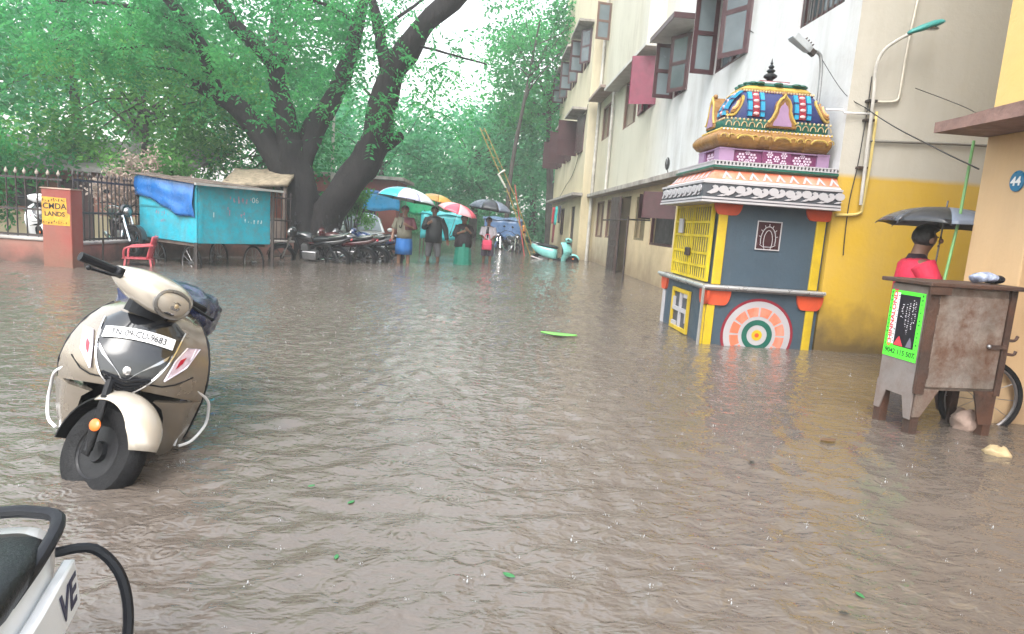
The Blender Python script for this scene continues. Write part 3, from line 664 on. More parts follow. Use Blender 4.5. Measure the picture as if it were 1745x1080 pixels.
for k in range(16):
    a = 2*math.pi*k/16; c, s = math.cos(a), math.sin(a)
    q = (DCX+.33*math.copysign(abs(c)**.5, c), DCY+.36*KD*math.copysign(abs(s)**.5, s), 2.915)
    sb(MB().ell(q, (.055,.055,.018), 8, 5), 'lotus_petal', GREEN, db)
dome([(.25,2.925),(.26,2.935),(.22,2.955),(.20,2.96)], 'white_cap', WHT, db, e=.5)
stack([(DCX-.17,DCX+.17,DCY-.1,DCY+.1,2.96), (DCX-.17,DCX+.17,DCY-.1,DCY+.1,2.97)], 'red_cap_edge', CRIM, db)
KM = Matrix.Translation((DCX-.02, DCY, 2.965)) @ Matrix.Diagonal((.85,.85,.82,1))
sb(MB().lathe([(.085,0),(.09,.01),(.05,.025),(.035,.04),(.05,.055),(.085,.08),(.088,.10),(.06,.125),(.032,.135),(.045,.15),(.058,.165),(.04,.185),(.022,.195),(.035,.21),(.04,.222),(.022,.24),(.012,.255),(.02,.27),(.012,.285),(.004,.33)], 14, KM), 'finial', BRONZE, db)
bd_ = MB()
for k in range(26):
    for z, hw in ((2.492,.60),(2.818,.415)): bd_.ell((DCX-hw+.02+k*(2*hw-.04)/25, DCY-hw*KD-.004, z), (.013,.012,.014), 7, 5)
for k in range(14):
    for z, hw in ((2.492,.60),(2.818,.415)): bd_.ell((DCX-hw-.002, DCY-hw*KD+.03+k*(2*hw*KD-.06)/13, z), (.012,.012,.014), 7, 5)
for k in range(14): bd_.tube([(DCX-.56+k*.086+.032*math.cos(a), DCY-.612*KD-.006, 2.415+.05*math.sin(a)) for a in np.linspace(0, math.pi, 7)], .006, 5)
tag(sb(bd_, 'carved_beading', mat('worn_cream_paint', (.46,.36,.20), .6, var=.4, vscale=25, dirt=.6, dcol=(.2,.1,.05), dscale=12), db), kind='stuff')
# dome ornaments on the street side and on the near side
def hw_at(z):
    for (a, za), (b, zb) in zip(body_prof, body_prof[1:]):
        if za <= z <= zb: return lerp(a, b, (z-za)/(zb-za))
    return body_prof[0][0] if z < 2.5 else body_prof[-1][0]
fd = lambda u, v, t: (DCX+u, DCY-hw_at(v)*KD-t, v)
fdl = lambda u, v, t: (DCX-hw_at(v)-t, DCY+u, v)
def strip_col(f, u, z0, z1, w, t, n=7): return MB().loft([[f(u-w/2, z, -.01), f(u+w/2, z, -.01), f(u+w/2, z, t), f(u-w/2, z, t)] for z in np.linspace(z0, z1, n)])
for f, us in ((fd, (-.27, .25)), (fdl, (-.20,))):
    for u in us:
        for du in (-.07, .07):
            pl_ = sb(strip_col(f, u+du, 2.53, 2.80, .045, .03), 'cyan_pillar', CYAN, db)
            for z in (2.58, 2.70): sb(strip_col(f, u+du, z, z+.016, .055, .036, 3), 'collar', NAVY, pl_)
        cr_ = sb(strip_col(f, u, 2.53, 2.80, .075, .018), 'crimson_niche', CRIM, db)
        for z in (2.56, 2.63, 2.70, 2.77):
            c0 = f(u, z, .022); sb(MB().ell(c0, (.034,.012,.018) if f is fd else (.012,.034,.018), 8, 5), 'pink_bead', mat('pale_pink_bead', (.68,.40,.42), .4), cr_)
    # central horseshoe gable
    bell = [(-.17,2.42),(-.16,2.47),(-.115,2.53),(-.085,2.60),(-.08,2.66),(-.055,2.715),(-.02,2.74),(0,2.775),(.02,2.74),(.055,2.715),(.08,2.66),(.085,2.60),(.115,2.53),(.16,2.47),(.17,2.42)]
    Yk = (lambda u, v, t: (DCX+.02+u, DCY-.345-t, v)) if f is fd else (lambda u, v, t: (DCX-.6-t, DCY+.06+u*.8, v))
    gb = sb(MB().prism(bell, -.12, .03, Yk), 'gable', GOLD, db, smooth=0, bevel=.008)
    sb(MB().prism([(u*.62, 2.44+(v-2.42)*.72) for u, v in bell], .02, .038, Yk), 'gable_niche', LILAC, gb, smooth=0)
    sb(MB().tube([Yk(u*.95, v, .03) for u, v in bell[1:-1]], .014, 6), 'gable_rim', YLEAF, gb)
    kn = sb(MB().ell(Yk(0, 2.785, 0), .028, 8, 6), 'gable_knob', GOLD, gb)
# corner scrolls
for sgx, sgy in ((-1,-1),(1,-1),(-1,1)):
    for k, (rr, mm) in enumerate(((.075, YLEAF), (.052, GOLD), (.03, mat('cream_orange', (.66,.34,.14), .5, dirt=.2)))):
        pts = []
        for a in np.linspace(-.3, math.pi*.95, 10):
            z = 2.64+rr*1.5*math.cos(a)*-1
            h = hw_at(min(max(z, 2.5), 2.8))
            pts.append((DCX+sgx*(h-.05-rr*math.sin(a)*.9), DCY+sgy*(h*KD-.0+.008*k), z))
        sb(MB().tube(pts, .017, 6), 'corner_scroll', mm, db)
        if sgx < 0:
            pts2 = [(DCX-hw_at(min(max(p[2], 2.5), 2.8))+.02-.01*k, DCY+sgy*(hw_at(min(max(p[2],2.5),2.8))*KD-.04-rr*math.sin(a)*.6), p[2]) for p, a in zip(pts, np.linspace(-.3, math.pi*.95, 10))]
            sb(MB().tube(pts2, .017, 6), 'corner_scroll', mm, db)
# ------------------------------------------------------------------ trees
def mesh_np(name, V, F, m, parent=None, kind=None):
    me = bpy.data.meshes.new(name); V = np.asarray(V, np.float32); F = np.asarray(F, np.int32)
    me.vertices.add(len(V)); me.vertices.foreach_set('co', V.ravel())
    k = F.shape[1]; me.loops.add(F.size); me.loops.foreach_set('vertex_index', F.ravel())
    me.polygons.add(len(F)); me.polygons.foreach_set('loop_start', np.arange(0, F.size, k, dtype=np.int32)); me.polygons.foreach_set('loop_total', np.full(len(F), k, np.int32))
    me.update(calc_edges=True); me.validate(); me.materials.append(m)
    o = bpy.data.objects.new(name, me); col.objects.link(o)
    if parent: o.parent = parent
    if kind: o['kind'] = kind
    return o
def unit(a): return a/np.maximum(np.linalg.norm(a, axis=-1, keepdims=True), 1e-9)
def leaves(C, D, L, W, r):
    "one folded diamond per leaf: base point C, direction D, length L, width W"
    n = len(C); D = unit(D); U = unit(np.cross(D, unit(r.normal(size=(n,3))))); Nn = np.cross(D, U)
    L = np.asarray(L).reshape(-1,1)*np.ones((n,1)); W = np.asarray(W).reshape(-1,1)*np.ones((n,1))
    mid = C + D*L*.45 - Nn*W*.18
    V = np.stack([C, mid+U*W*.5+Nn*W*.3, C+D*L, mid-U*W*.5+Nn*W*.3], 1).reshape(-1,3)
    return V, np.arange(n*4).reshape(-1,4)
def fronds(C, D, ln, r, pairs=6, lw=.05, ll=.13):
    "pinnate fronds that droop: leaflet pairs along a bending rib"
    n = len(C); D = unit(D); Cs, Ds = [], []
    S = unit(np.cross(D, np.array([0,0,1.0])+r.normal(size=(n,3))*.25))
    for k in range(pairs):
        t = (k+.6)/pairs
        P = C + D*(ln[:,None]*t) + np.array([0,0,-1.0])*(ln[:,None]*.55*t*t)
        for sg in (-1, 1):
            Cs.append(P); Ds.append(S*sg + D*.45 + np.array([0,0,-.55]) + r.normal(size=(n,3))*.18)
    C2 = np.concatenate(Cs); D2 = np.concatenate(Ds); sc = np.tile(ln/.4, pairs*2)
    return leaves(C2, D2, ll*sc*r.uniform(.7,1.2,len(C2)), lw*sc*r.uniform(.8,1.2,len(C2)), r)
def limb(mb, pts, rads, n=12, seed=0, amp=.12):
    P = bez(pts, 5); R = []; rads = [q*(.80 if amp > .1 else .72) for q in rads]
    m = len(pts)-1
    for i in range(len(P)): t = i/5; k = min(int(t), m-1); R.append(lerp(rads[k], rads[k+1], t-k))
    q = MB().tube(P, R, n)
    q.v = [tuple(Vector(v)+noise.noise_vector(Vector(v)*1.5+Vector((seed,0,0)))*amp*.6+noise.noise_vector(Vector(v)*5+Vector((seed,9,0)))*amp*.25) for v in q.v]
    mb.add(q.v, q.f)
def barkmat(name, c, c2):
    m, N, L, P = nodes_of(name); tc = N.new('ShaderNodeTexCoord')
    mp = N.new('ShaderNodeMapping'); mp.inputs['Scale'].default_value = (5,5,1.3); L.new(tc.outputs['Object'], mp.inputs[0])
    t = N.new('ShaderNodeTexNoise'); t.inputs['Scale'].default_value = 2.2; t.inputs['Detail'].default_value = 9; t.inputs['Roughness'].default_value = .68; L.new(mp.outputs[0], t.inputs['Vector'])
    t2 = N.new('ShaderNodeTexNoise'); t2.inputs['Scale'].default_value = 1.1; t2.inputs['Detail'].default_value = 4; L.new(tc.outputs['Object'], t2.inputs['Vector'])
    r = N.new('ShaderNodeValToRGB'); e = r.color_ramp.elements; e[0].position = .32; e[0].color = (*c, 1); e[1].position = .75; e[1].color = (*c2, 1); L.new(t.outputs['Fac'], r.inputs[0])
    x = N.new('ShaderNodeMix'); x.data_type = 'RGBA'; rr = N.new('ShaderNodeMapRange'); rr.inputs[1].default_value = .5; rr.inputs[2].default_value = .75; rr.inputs[4].default_value = .5
    L.new(t2.outputs['Fac'], rr.inputs[0]); L.new(rr.outputs[0], x.inputs[0]); L.new(r.outputs[0], x.inputs[6]); x.inputs[7].default_value = (c2[0]*1.6, c2[1]*1.7, c2[2]*1.7, 1)
    L.new(x.outputs[2], P.inputs['Base Color']); P.inputs['Roughness'].default_value = .75; P.inputs['Specular IOR Level'].default_value = .2
    b = N.new('ShaderNodeBump'); b.inputs['Strength'].default_value = .9; b.inputs['Distance'].default_value = .06; L.new(t.outputs['Fac'], b.inputs['Height']); L.new(b.outputs[0], P.inputs['Normal'])
    return m
BARK = barkmat('wet_dark_bark', (.008,.007,.008), (.026,.022,.022))
BARK2 = barkmat('grey_bark', (.03,.027,.024), (.09,.08,.07))
LEAF_A = leafmat('leaf_fresh_green', (.030,.19,.065), (.065,.35,.11), (.13,.50,.15), .62)
LEAF_B = leafmat('leaf_garden_green', (.026,.17,.065), (.058,.31,.105), (.12,.46,.14), .62)
LEAF_C = leafmat('leaf_blue_green', (.048,.23,.12), (.10,.40,.19), (.19,.55,.26), .62)  # lightened for the far trees: part of the distance haze is in the colour
LEAF_D = leafmat('leaf_yellow_green', (.045,.18,.045), (.11,.34,.075), (.22,.48,.12), .62)

def big_tree():
    r = np.random.default_rng(11)
    base = at(525, 450, 17.0); root = thing('street_tree', 'huge dark trunked tree with spreading limbs beside the blue pushcart', 'tree', (base.x, 17.0, -.35))
    O = Vector((base.x, 17.0, -.35)); A = lambda px, py, Y=15.0: at(px, py, Y+2)-O
    mb = MB()
    limb(mb, [A(524,478), A(522,440), A(518,380), A(508,300), A(494,240)], [.80,.66,.58,.52,.44], 16, 1, .2)
    limb(mb, [A(512,330), A(450,235), A(405,185), A(365,160), A(330,140,14.8)], [.45,.40,.33,.27,.17], 12, 2)
    limb(mb, [A(494,250), A(486,200), A(476,150), A(468,95,14.7)], [.40,.34,.28,.24], 12, 3)
    limb(mb, [A(470,115,14.8), A(432,70,14.6), A(392,30,14.4), A(350,-50,14), A(320,-160,13.6)], [.24,.22,.20,.17,.1], 10, 4)
    limb(mb, [A(473,120,14.8), A(486,92,14.6)], [.2,.15], 8, 5, .05)
    limb(mb, [A(508,300), A(528,235,15.3), A(565,170,15.6), A(595,100,15.9), A(612,30,16.2), A(640,-90,16.8)], [.42,.36,.31,.27,.23,.12], 12, 6)
    limb(mb, [A(530,430), A(562,360), A(608,295,14.8), A(642,235,14.6), A(655,170,14.4), A(676,110,14.2), A(725,45,14.0), A(800,-30,13.6), A(880,-130,13)], [.60,.52,.50,.47,.43,.38,.32,.26,.15], 14, 7, .15)
    limb(mb, [A(660,245,14.6), A(684,232,14.3)], [.26,.16], 8, 8, .05)
    limb(mb, [A(668,135,14.3), A(650,85,14.4), A(640,20,14.6), A(600,-90,15)], [.22,.19,.17,.1], 10, 9)
    limb(mb, [A(375,165,14.9), A(352,100,14.6), A(322,48,14.3), A(268,-25,13.8), A(200,-130,13.2)], [.16,.22,.21,.19,.1], 10, 10)
    for pts, rd in (([A(345,92,14.6), A(260,78,14.3), A(160,88,14), A(90,80,13.8)], .075), ([A(310,36,14.3), A(210,8,14), A(90,2,13.6)], .08), ([A(335,70,14.5), A(250,45,14.8), A(170,40,15)], .05),
                    ([A(335,142,14.8), A(300,120,14.6), A(240,110,14.3)], .06), ([A(610,40,16.2), A(560,10,16), A(500,-10,15.5)], .08), ([A(700,75,14.1), A(760,90,13.8), A(830,110,13.5)], .05), ([A(655,190,14.4), A(620,150,14.1)], .06), ([A(640,60,14.5), A(690,20,14.8), A(750,-20,15)], .07)):
        limb(mb, pts, [rd, rd*.8, rd*.5, rd*.3][:len(pts)], 7, rd*100, .05)
    mb.build('trunk', BARK, root, smooth=180)
    # foliage: fronds hanging about the limbs, thin where the photograph shows the limbs and the sky
    cl = []
    def put(px, py, Y, sx, sy, sd, n):
        Y += 2; c = np.array(at(px, py, Y)-O); k = Y/1080
        n = max(8, int(n*(.16 if px > 335 else .30))); cl.append(np.column_stack([c[0]+r.normal(0, sx*k, n), c[1]+r.normal(0, sd, n), c[2]+r.normal(0, sy*k, n)]))
    for px, py, Y, sx, sy, sd, n in ((340,115,14.2,28,22,.4,230),(395,110,14.0,26,26,.4,230),(440,70,13.8,34,26,.5,260),(520,60,14.4,40,30,.7,320),(560,110,14.6,30,26,.5,200),(430,10,13.8,60,24,.8,300),
            (560,10,14.4,60,25,.8,380),(480,170,13.9,22,14,.3,90),(555,180,14.5,34,16,.4,110),(465,195,13.8,14,12,.2,50),(640,30,14.0,40,24,.6,260),(665,95,13.8,24,20,.3,130),(655,215,13.8,18,20,.25,120),(655,178,13.9,26,12,.25,80),
            (745,105,13.4,36,22,.5,150),(760,150,13.2,28,20,.5,120),(720,140,13.4,24,26,.5,110),(700,190,13.6,26,22,.5,60),(770,205,13.0,20,14,.4,60),(610,75,15.0,20,30,.4,120),(790,80,13.2,20,14,.4,50),
            (620,150,14.2,20,22,.4,60),(300,60,13.6,34,26,.6,300),(230,40,13.4,50,26,.8,380),(140,60,13.2,60,34,.9,420),(60,40,13.0,60,40,.9,420),(200,100,13.6,50,16,.7,170),(250,5,13.2,70,16,.9,300),(360,200,14.2,24,20,.4,60),(700,20,14.2,34,16,.5,90)):
        put(px, py, Y, sx, sy, sd, n)
    # the crown above the frame
    for k in range(26):
        a, q = r.uniform(0, 6.28), math.sqrt(r.uniform(0,1)); c = np.array([-3.2+5.0*q*math.cos(a), 1.0+5.5*q*math.sin(a), 7.6+2.6*(1-q*q)+r.normal(0,.5)])
        cl.append(c+r.normal(0, [.75,.75,.4], (80,3)))
    C = np.concatenate(cl); n = len(C)
    D = np.column_stack([r.normal(0,1,n), r.normal(0,1,n), r.normal(-.25,.35,n)])
    V, F = fronds(C, D, r.uniform(.3,.5,n), r)
    mesh_np('crown', V, F, LEAF_A, root)
    return root
big_tree()

def tree(name, label, x, y, h, cz, rad, nclump, nleaf, lsize, lm, seed, group=None, trunk_r=.2, lean=(0,0), bark=BARK2, sparse=1.0, z0=-.35):
    "tapered trunk with limbs and a crown of leaf clumps set through its volume"
    r = np.random.default_rng(seed); root = thing(name, label, 'tree', (x, y, z0), group=group)
    top = Vector((lean[0], lean[1], cz+rad[2]*.2)); mb = MB()
    limb(mb, [(0,0,0), (lean[0]*.25+r.normal(0,.1), lean[1]*.25, cz*.4), (lean[0]*.6, lean[1]*.6, cz*.75), top], [trunk_r*1.3, trunk_r, trunk_r*.75, trunk_r*.3], 9, seed, trunk_r*.3)
    cc = []
    for k in range(nclump):
        d = r.normal(size=3); d /= np.linalg.norm(d); q = r.uniform(.35, 1.0)**.6
        c = np.array([lean[0], lean[1], cz]) + d*np.array(rad)*q; cc.append(c)
        if k % 3 == 0:
            s = Vector((lean[0]*.6, lean[1]*.6, cz*.7)).lerp(top, r.uniform(0,.8)); e = Vector(c)
            limb(mb, [s, s.lerp(e, .5)+Vector((0,0,.15*rad[2]*r.uniform(-.5,1))), e], [trunk_r*.35, trunk_r*.2, trunk_r*.07], 6, k, trunk_r*.15)
    mb.build('trunk', bark, root, smooth=180)
    cc = np.array(cc); nleaf = int(nleaf*(.42 if y < 25 else .5)); per = nleaf//nclump; cs = np.array(rad).mean()*.20
    C = np.repeat(cc, per, 0) + r.normal(0, 1, (per*nclump, 3))*np.array([cs, cs, cs*.62])*np.repeat(r.uniform(.6,1.35,(nclump,1)), per, 0)
    D = r.normal(size=C.shape)*[1,1,.6]+[0,0,-.35]
    V, F = leaves(C, D, lsize*r.uniform(.6,1.3,len(C)), lsize*.5*r.uniform(.7,1.2,len(C)), r)
    mesh_np('crown', V, F, lm, root); return root
# garden trees behind the fence, left
GT = 'garden trees behind the fence'
for i, (x, y, h, cz, rad, nc, nl, ls, lm, sd, tr, lb) in enumerate((
    (-13.5, 17.0, 6, 3.9, (3.4,2.4,2.6), 46, 26000, .17, LEAF_B, 21, .18, 'bushy green garden tree at the far left behind the iron fence'),
    (-9.6, 18.5, 6, 4.0, (2.9,2.2,2.5), 44, 24000, .17, LEAF_D, 22, .16, 'yellowish green garden tree behind the red brick pillar'),
    (-6.6, 19.5, 6, 3.7, (2.4,2.0,2.2), 40, 20000, .15, LEAF_B, 23, .15, 'leafy garden tree rising behind the blue pushcart roof'),
    (-14.0, 22.5, 9, 7.0, (4.6,3.2,3.2), 50, 22000, .24, LEAF_C, 24, .25, 'tall blue green tree at the far left behind the others'),
    (-8.0, 24.0, 9, 7.4, (4.4,3.0,3.4), 50, 22000, .24, LEAF_B, 25, .25, 'tall dark green tree left of the huge street tree'),
    (-11.8, 14.6, 4, 2.1, (1.7,1.2,1.1), 26, 9000, .14, LEAF_D, 26, .08, 'low bright bush hanging over the iron fence at the left edge'))):
    tree('garden_tree', lb, x, y, h, cz, rad, nc, nl, ls, lm, sd, GT, tr)
# trees down the street
ST = 'trees down the street'
for i, (x, y, h, cz, rad, nc, nl, ls, lm, sd, tr, ln, lb) in enumerate((
    (-5.6, 34.0, 8, 4.6, (3.6,3.0,3.0), 44, 17000, .28, LEAF_C, 31, .25, (0,0), 'rounded blue green tree seen between the limbs of the huge tree'),
    (-.9, 38.0, 9, 5.0, (4.2,3.2,3.6), 52, 20000, .30, LEAF_C, 32, .3, (0,0), 'dense blue green tree behind the people with umbrellas'),
    (3.0, 42.0, 10, 6.4, (3.8,3.4,4.4), 50, 18000, .32, LEAF_C, 33, .3, (-.4,0), 'tall pale green tree behind the yellow leaning frame'),
    (3.6, 36.0, 12, 9.2, (3.4,3.0,3.6), 46, 17000, .27, LEAF_A, 34, .32, (-.9,-.6), 'slender tree with dark trunk at the far end of the apartment block'),
    (.9, 31.5, 12, 10.6, (2.9,2.4,2.4), 36, 6500, .24, LEAF_A, 35, .14, (1.0,0), 'high thin crowned tree over the middle of the street'),
    (-10.5, 40.0, 10, 6.0, (4.5,3.5,4.2), 40, 14000, .34, LEAF_C, 36, .3, (0,0), 'broad hazy tree beyond the parked white car'),
    (8.0, 50.0, 13, 8.0, (6.0,4.0,5.5), 40, 13000, .42, LEAF_C, 37, .4, (0,0), 'hazy tree mass showing just left of the apartment block'),
    (-3.0, 56.0, 12, 6.5, (7.0,4.0,4.0), 44, 14000, .45, LEAF_C, 38, .4, (0,0), 'farthest pale tree closing the end of the street'),
    (-18.0, 34.0, 12, 8.0, (6.5,4.0,5.0), 44, 15000, .36, LEAF_B, 39, .4, (0,0), 'large tree far behind the fence at the left'))):
    tree('roadside_tree', lb, x, y, h, cz, rad, nc, nl, ls, lm, sd, ST, tr, ln)
# low hedge growth along the end of the street
hr = np.random.default_rng(5); C = np.column_stack([hr.uniform(-14,9,26000), 44+hr.normal(0,2,26000), np.abs(hr.normal(0,1.0,26000))])
V, F = leaves(C, hr.normal(size=C.shape), .32*hr.uniform(.6,1.3,len(C)), .18, hr)
tag(mesh_np('undergrowth', V, F, LEAF_C), 'dark green undergrowth closing the far end of the street', 'undergrowth', kind='stuff')
# ------------------------------------------------------------------ scooters, motorcycles, car
RUBBER = mat('tyre_rubber', (.008,.008,.009), .6, var=.3, bump=.3, bscale=60, spec=.2)
BLKPL = mat('black_plastic', (.009,.010,.013), .42, var=.25, bump=.08, spec=.22)
BLKGL = mat('gloss_black', (.010,.011,.014), .12, var=.2, bump=0, coat=.6)
CHROME = mat('chrome', (.70,.70,.72), .14, var=.1, bump=0, metal=1)
ALLOY = mat('alloy_grey', (.28,.28,.29), .35, var=.15, metal=.8, dirt=.3)
SEATM = mat('seat_vinyl', (.010,.013,.015), .35, var=.25, bump=.2, bscale=120, spec=.3)
ORLENS = mat('orange_lens', (.80,.16,.01), .2, var=.1, coat=.5, bump=0)
RDLENS = mat('red_lens', (.35,.012,.03), .15, var=.2, coat=.6, bump=0)
LAMPGL = mat('lamp_glass', (.34,.34,.34), .10, var=.6, vscale=22, bump=.8, bscale=26, coat=1.0, metal=.85)
CLEARL = mat('clear_lens', (.55,.42,.48), .12, var=.3, vscale=18, coat=.7, bump=.1)
A0s, A1s = Vector((.62,0,.22)), Vector((.42,0,.95))
AW = [.255,.28,.30,.318,.325,.312,.278,.222,.165,.13]
AZ = [.18,.26,.36,.46,.56,.66,.76,.84,.88,.90]
def apron_x(y, z):
    xf = np.interp(z, AZ, [.33,.36,.42,.545,.59,.575,.53,.475,.44,.42]); w_ = np.interp(z, AZ, AW)
    return xf-.21*(min(abs(y)/w_, 1.0))**2.3
def scooter(name, label, paint, trim, loc, yaw, lean=0, pitch=0, scale=1.0, steer=0, group=None, plate=None, cover=False, guard=True, side_text=None, fender=None, accents=True, front=True):
    root = thing(name, label, 'scooter', group=group)
    cy, sy = math.cos, math.sin
    root.matrix_world = Matrix.Translation(loc) @ Matrix.Rotation(R_(yaw), 4, 'Z') @ Matrix.Rotation(R_(lean), 4, 'X') @ Matrix.Rotation(R_(pitch), 4, 'Y') @ Matrix.Scale(scale, 4)
    S = Matrix.Translation(A1s) @ Matrix.Rotation(R_(steer), 4, (A1s-A0s).normalized()) @ Matrix.Translation(-A1s)
    I = Matrix.Identity(4)
    def wheel(nm, c, M):
        W = M @ Matrix.Translation(c) @ Matrix.Rotation(R_(90), 4, 'X')
        t = MB(); t.lathe([(.12,-.042),(.155,-.055),(.195,-.050),(.218,-.028),(.224,0),(.218,.028),(.195,.050),(.155,.055),(.12,.042)], 30, W)
        t.f = [f for f in t.f if len(f) == 4]; o = t.build(nm, RUBBER, root)
        MB().lathe([(.0,-.05),(.045,-.05),(.05,-.03),(.115,-.03),(.135,-.046),(.135,.046),(.115,.03),(.05,.03),(.045,.05),(0,.05)], 22, W).build('rim', mat('dark_rim', (.018,.018,.02), .4, metal=.3, spec=.3), o)
        return o
    fw = wheel('front_wheel', (.62,0,.22), S); wheel('rear_wheel', (-.62,0,.22), I)
    fk = MB()
    for s in (-1, 1): fk.tube([(.62, s*.085, .22), (.50, s*.075, .62)], .019, 8)
    fk.tube([(.52,0,.55), (.42,0,.95)], .03, 8); fk.build('fork', BLKPL, root, M=S)
    # dark shroud and mud flap behind the wheel
    sh = MB()
    sh.loft([[(.62+q*math.cos(a)-.01, s_, .22+q*math.sin(a)) for s_ in (-.06, .06)] + [(.62+(q+.008)*math.cos(a)-.01, s_, .22+(q+.008)*math.sin(a)) for s_ in (.06, -.06)] for q, a in [(.238, R_(d)) for d in range(118, 196, 10)]])
    sh.build('mud_flap', RUBBER, root, M=S)
    ref = MB().ell((.615,-.112,.335), (.034,.012,.028), 14, 8); fkc = MB().loft([[(.65,-.10,.20),(.60,-.10,.20),(.60,-.085,.20),(.65,-.085,.20)],[(.625,-.105,.34),(.575,-.105,.34),(.575,-.085,.34),(.625,-.085,.34)],[(.58,-.10,.46),(.54,-.10,.46),(.54,-.085,.46),(.58,-.085,.46)]])
    c_ = fkc.build('fork_cover', RUBBER, root, M=S, bevel=.01); ref.build('reflector', ORLENS, c_, M=S)
    # fender
    fd_ = MB(); rings = []
    for d in range(20, 124, 8):
        a = R_(d); q = .252+.02*math.sin(R_(d)*1.2); w_ = .102*(1 if d > 44 else .70+.30*(d-20)/24)
        cx, cz = .62, .235
        rings.append([(cx+(q-.055*(abs(t)**2.2))*math.cos(a), w_*t, cz+(q-.055*(abs(t)**2.2))*math.sin(a)) for t in np.linspace(-1, 1, 9)])
    fd_.loft(rings, closed=False); fd_.build('front_fender', fender or paint, root, M=S, smooth=180, solid=.008)
    # apron
    ap = MB(); zs = [.46,.49,.53,.58,.63,.68,.73,.78,.83,.865,.895]; ys = np.linspace(-1, 1, 17); rings = []
    for z in zs:
        w_ = np.interp(z, AZ, AW)
        zb = (lambda t: z+(.055*(1-t*t) if z < .47 else .028*(1-t*t) if z < .5 else 0)); out = [(apron_x(t*w_, zb(t)), t*w_, zb(t)) for t in ys]
        inn = [(apron_x(t*w_*.94, z)-.045-.03*(1-abs(t)), t*w_*.94, zb(t)-.004) for t in ys[::-1]]
        rings.append(out+inn)
    apo = ap.loft(rings).build('apron', paint, root, smooth=50)
    for s in (-1, 1):
        lg = []
        for z in (.17,.22,.30,.38,.43,.47):
            w_ = np.interp(z, AZ, AW); xo = np.interp(z, [.17,.3,.4,.47], [.30,.335,.36,.375]); xi = np.interp(z, [.17,.3,.40,.47], [.37,.43,.47,.56]); yi = np.interp(z, [.17,.3,.4,.44,.47], [.18,.185,.18,.165,.13])
            lg.append([(xo-.05, s*w_*.99, z), (xo, s*w_, z), ((xo+xi)/2+.02, s*(w_*.55+yi*.45), z), (xi, s*yi, z), (xi-.05, s*yi, z), (xo-.06, s*(w_-.05), z)])
        MB().loft(lg).build('apron_skirt', paint, apo, smooth=60)
    for s in (-1, 1): MB().tube([(apron_x(s*.999*np.interp(z, AZ, AW), z)-.012, s*1.0*np.interp(z, AZ, AW), z) for z in np.linspace(.2,.86,14)], .008, 6).build('apron_edge', BLKPL, apo)
    MB().box(.27, .33, -.22, .22, .2, .78).build('inner_panel', RUBBER, root, bevel=.03)
    fs = lambda u, v, t: (apron_x(u, v)+t, u, v)
    def onto(mb, name, m, parent=apo, **k): return mb.build(name, m, parent, **k)
    def patch(poly, n=10, t0=.004, t1=.014):
        "a panel that follows the apron: rows across the outline"
        zz = sorted({p[1] for p in poly}); mb = MB(); rows = []
        for z in np.linspace(zz[0]+1e-4, zz[-1]-1e-4, n):
            xs_ = []
            for (a, za), (b, zb) in zip(poly, poly[1:]+poly[:1]):
                if (za-z)*(zb-z) < 0: xs_.append(lerp(a, b, (z-za)/(zb-za)))
            lo, hi = min(xs_), max(xs_); u = np.linspace(lo, hi, 9)
            rows.append([fs(q, z, t1) for q in u]+[fs(q, z, t0) for q in u[::-1]])
        return mb.loft(rows)
    shield = [(-.03,.505),(-.10,.56),(-.155,.67),(-.175,.80),(-.12,.845),(.12,.845),(.175,.80),(.155,.67),(.10,.56),(.03,.505)]
    if accents and front:
        sp = onto(patch(shield, 16), 'front_shield', BLKGL)
        onto(MB().tube([fs(u, v, .014) for u, v in bez([(q[0],q[1],0) for q in (shield[3], shield[2], shield[1], (0,.49), shield[-2], shield[-3], shield[-4])], 5) for u, v in [(u, v)]] if False else [fs(p.x, p.y, .014) for p in bez([(q[0],q[1],0) for q in (shield[3],shield[2],shield[1],(0,.487),shield[-2],shield[-3],shield[-4])], 6)], .0065, 6), 'shield_trim', CHROME, sp)
        for s in (-1, 1):
            onto(patch([(s*.148,.695),(s*.02,.575),(s*.004,.545),(s*.045,.60),(s*.14,.665)], 8, .013, .024), 'wing_badge', mat('smoked_chrome', (.42,.42,.44), .12, metal=.9, bump=0), sp)
        onto(MB().ell(fs(0,.60,.02), (.008,.018,.022), 10, 6), 'round_badge', CHROME, sp)
        for k, (hw_, z) in enumerate(((.10,.575),(.085,.555),(.068,.537),(.048,.522))):
            onto(MB().tube([fs(u, z-.018*(1-abs(u)/hw_), .018) for u in np.linspace(-hw_, hw_, 9)], .006, 5), 'grille_slat', BLKPL, sp)
        for s in (-1, 1):
            lens = [(s*.155,.575),(s*.225,.645),(s*.255,.735),(s*.205,.735),(s*.175,.67)]
            L_ = onto(patch(lens, 8, .0, .012), 'indicator', CLEARL)
            onto(patch([(s*.185,.635),(s*.205,.66),(s*.215,.695),(s*.195,.69)], 5, .01, .016), 'bulb', RDLENS, L_)
            onto(MB().tube([fs(u, v, .012) for u, v in lens+lens[:1]], .0045, 5), 'indicator_trim', mat('pale_chrome', (.75,.70,.78), .2, metal=.5, bump=0), L_)
            onto(MB().tube([fs(u, v, .012) for u, v in ((s*.17,.60),(s*.235,.69),(s*.24,.735))], .003, 5), 'indicator_trim', MATS['pale_chrome'], L_)
    for s in (-1, 1): onto(MB().tube([fs(u, v, .001) for u, v in ((s*.10,.548),(s*.15,.545),(s*.20,.56),(s*.262,.60))], .0035, 5), 'panel_gap', RUBBER)
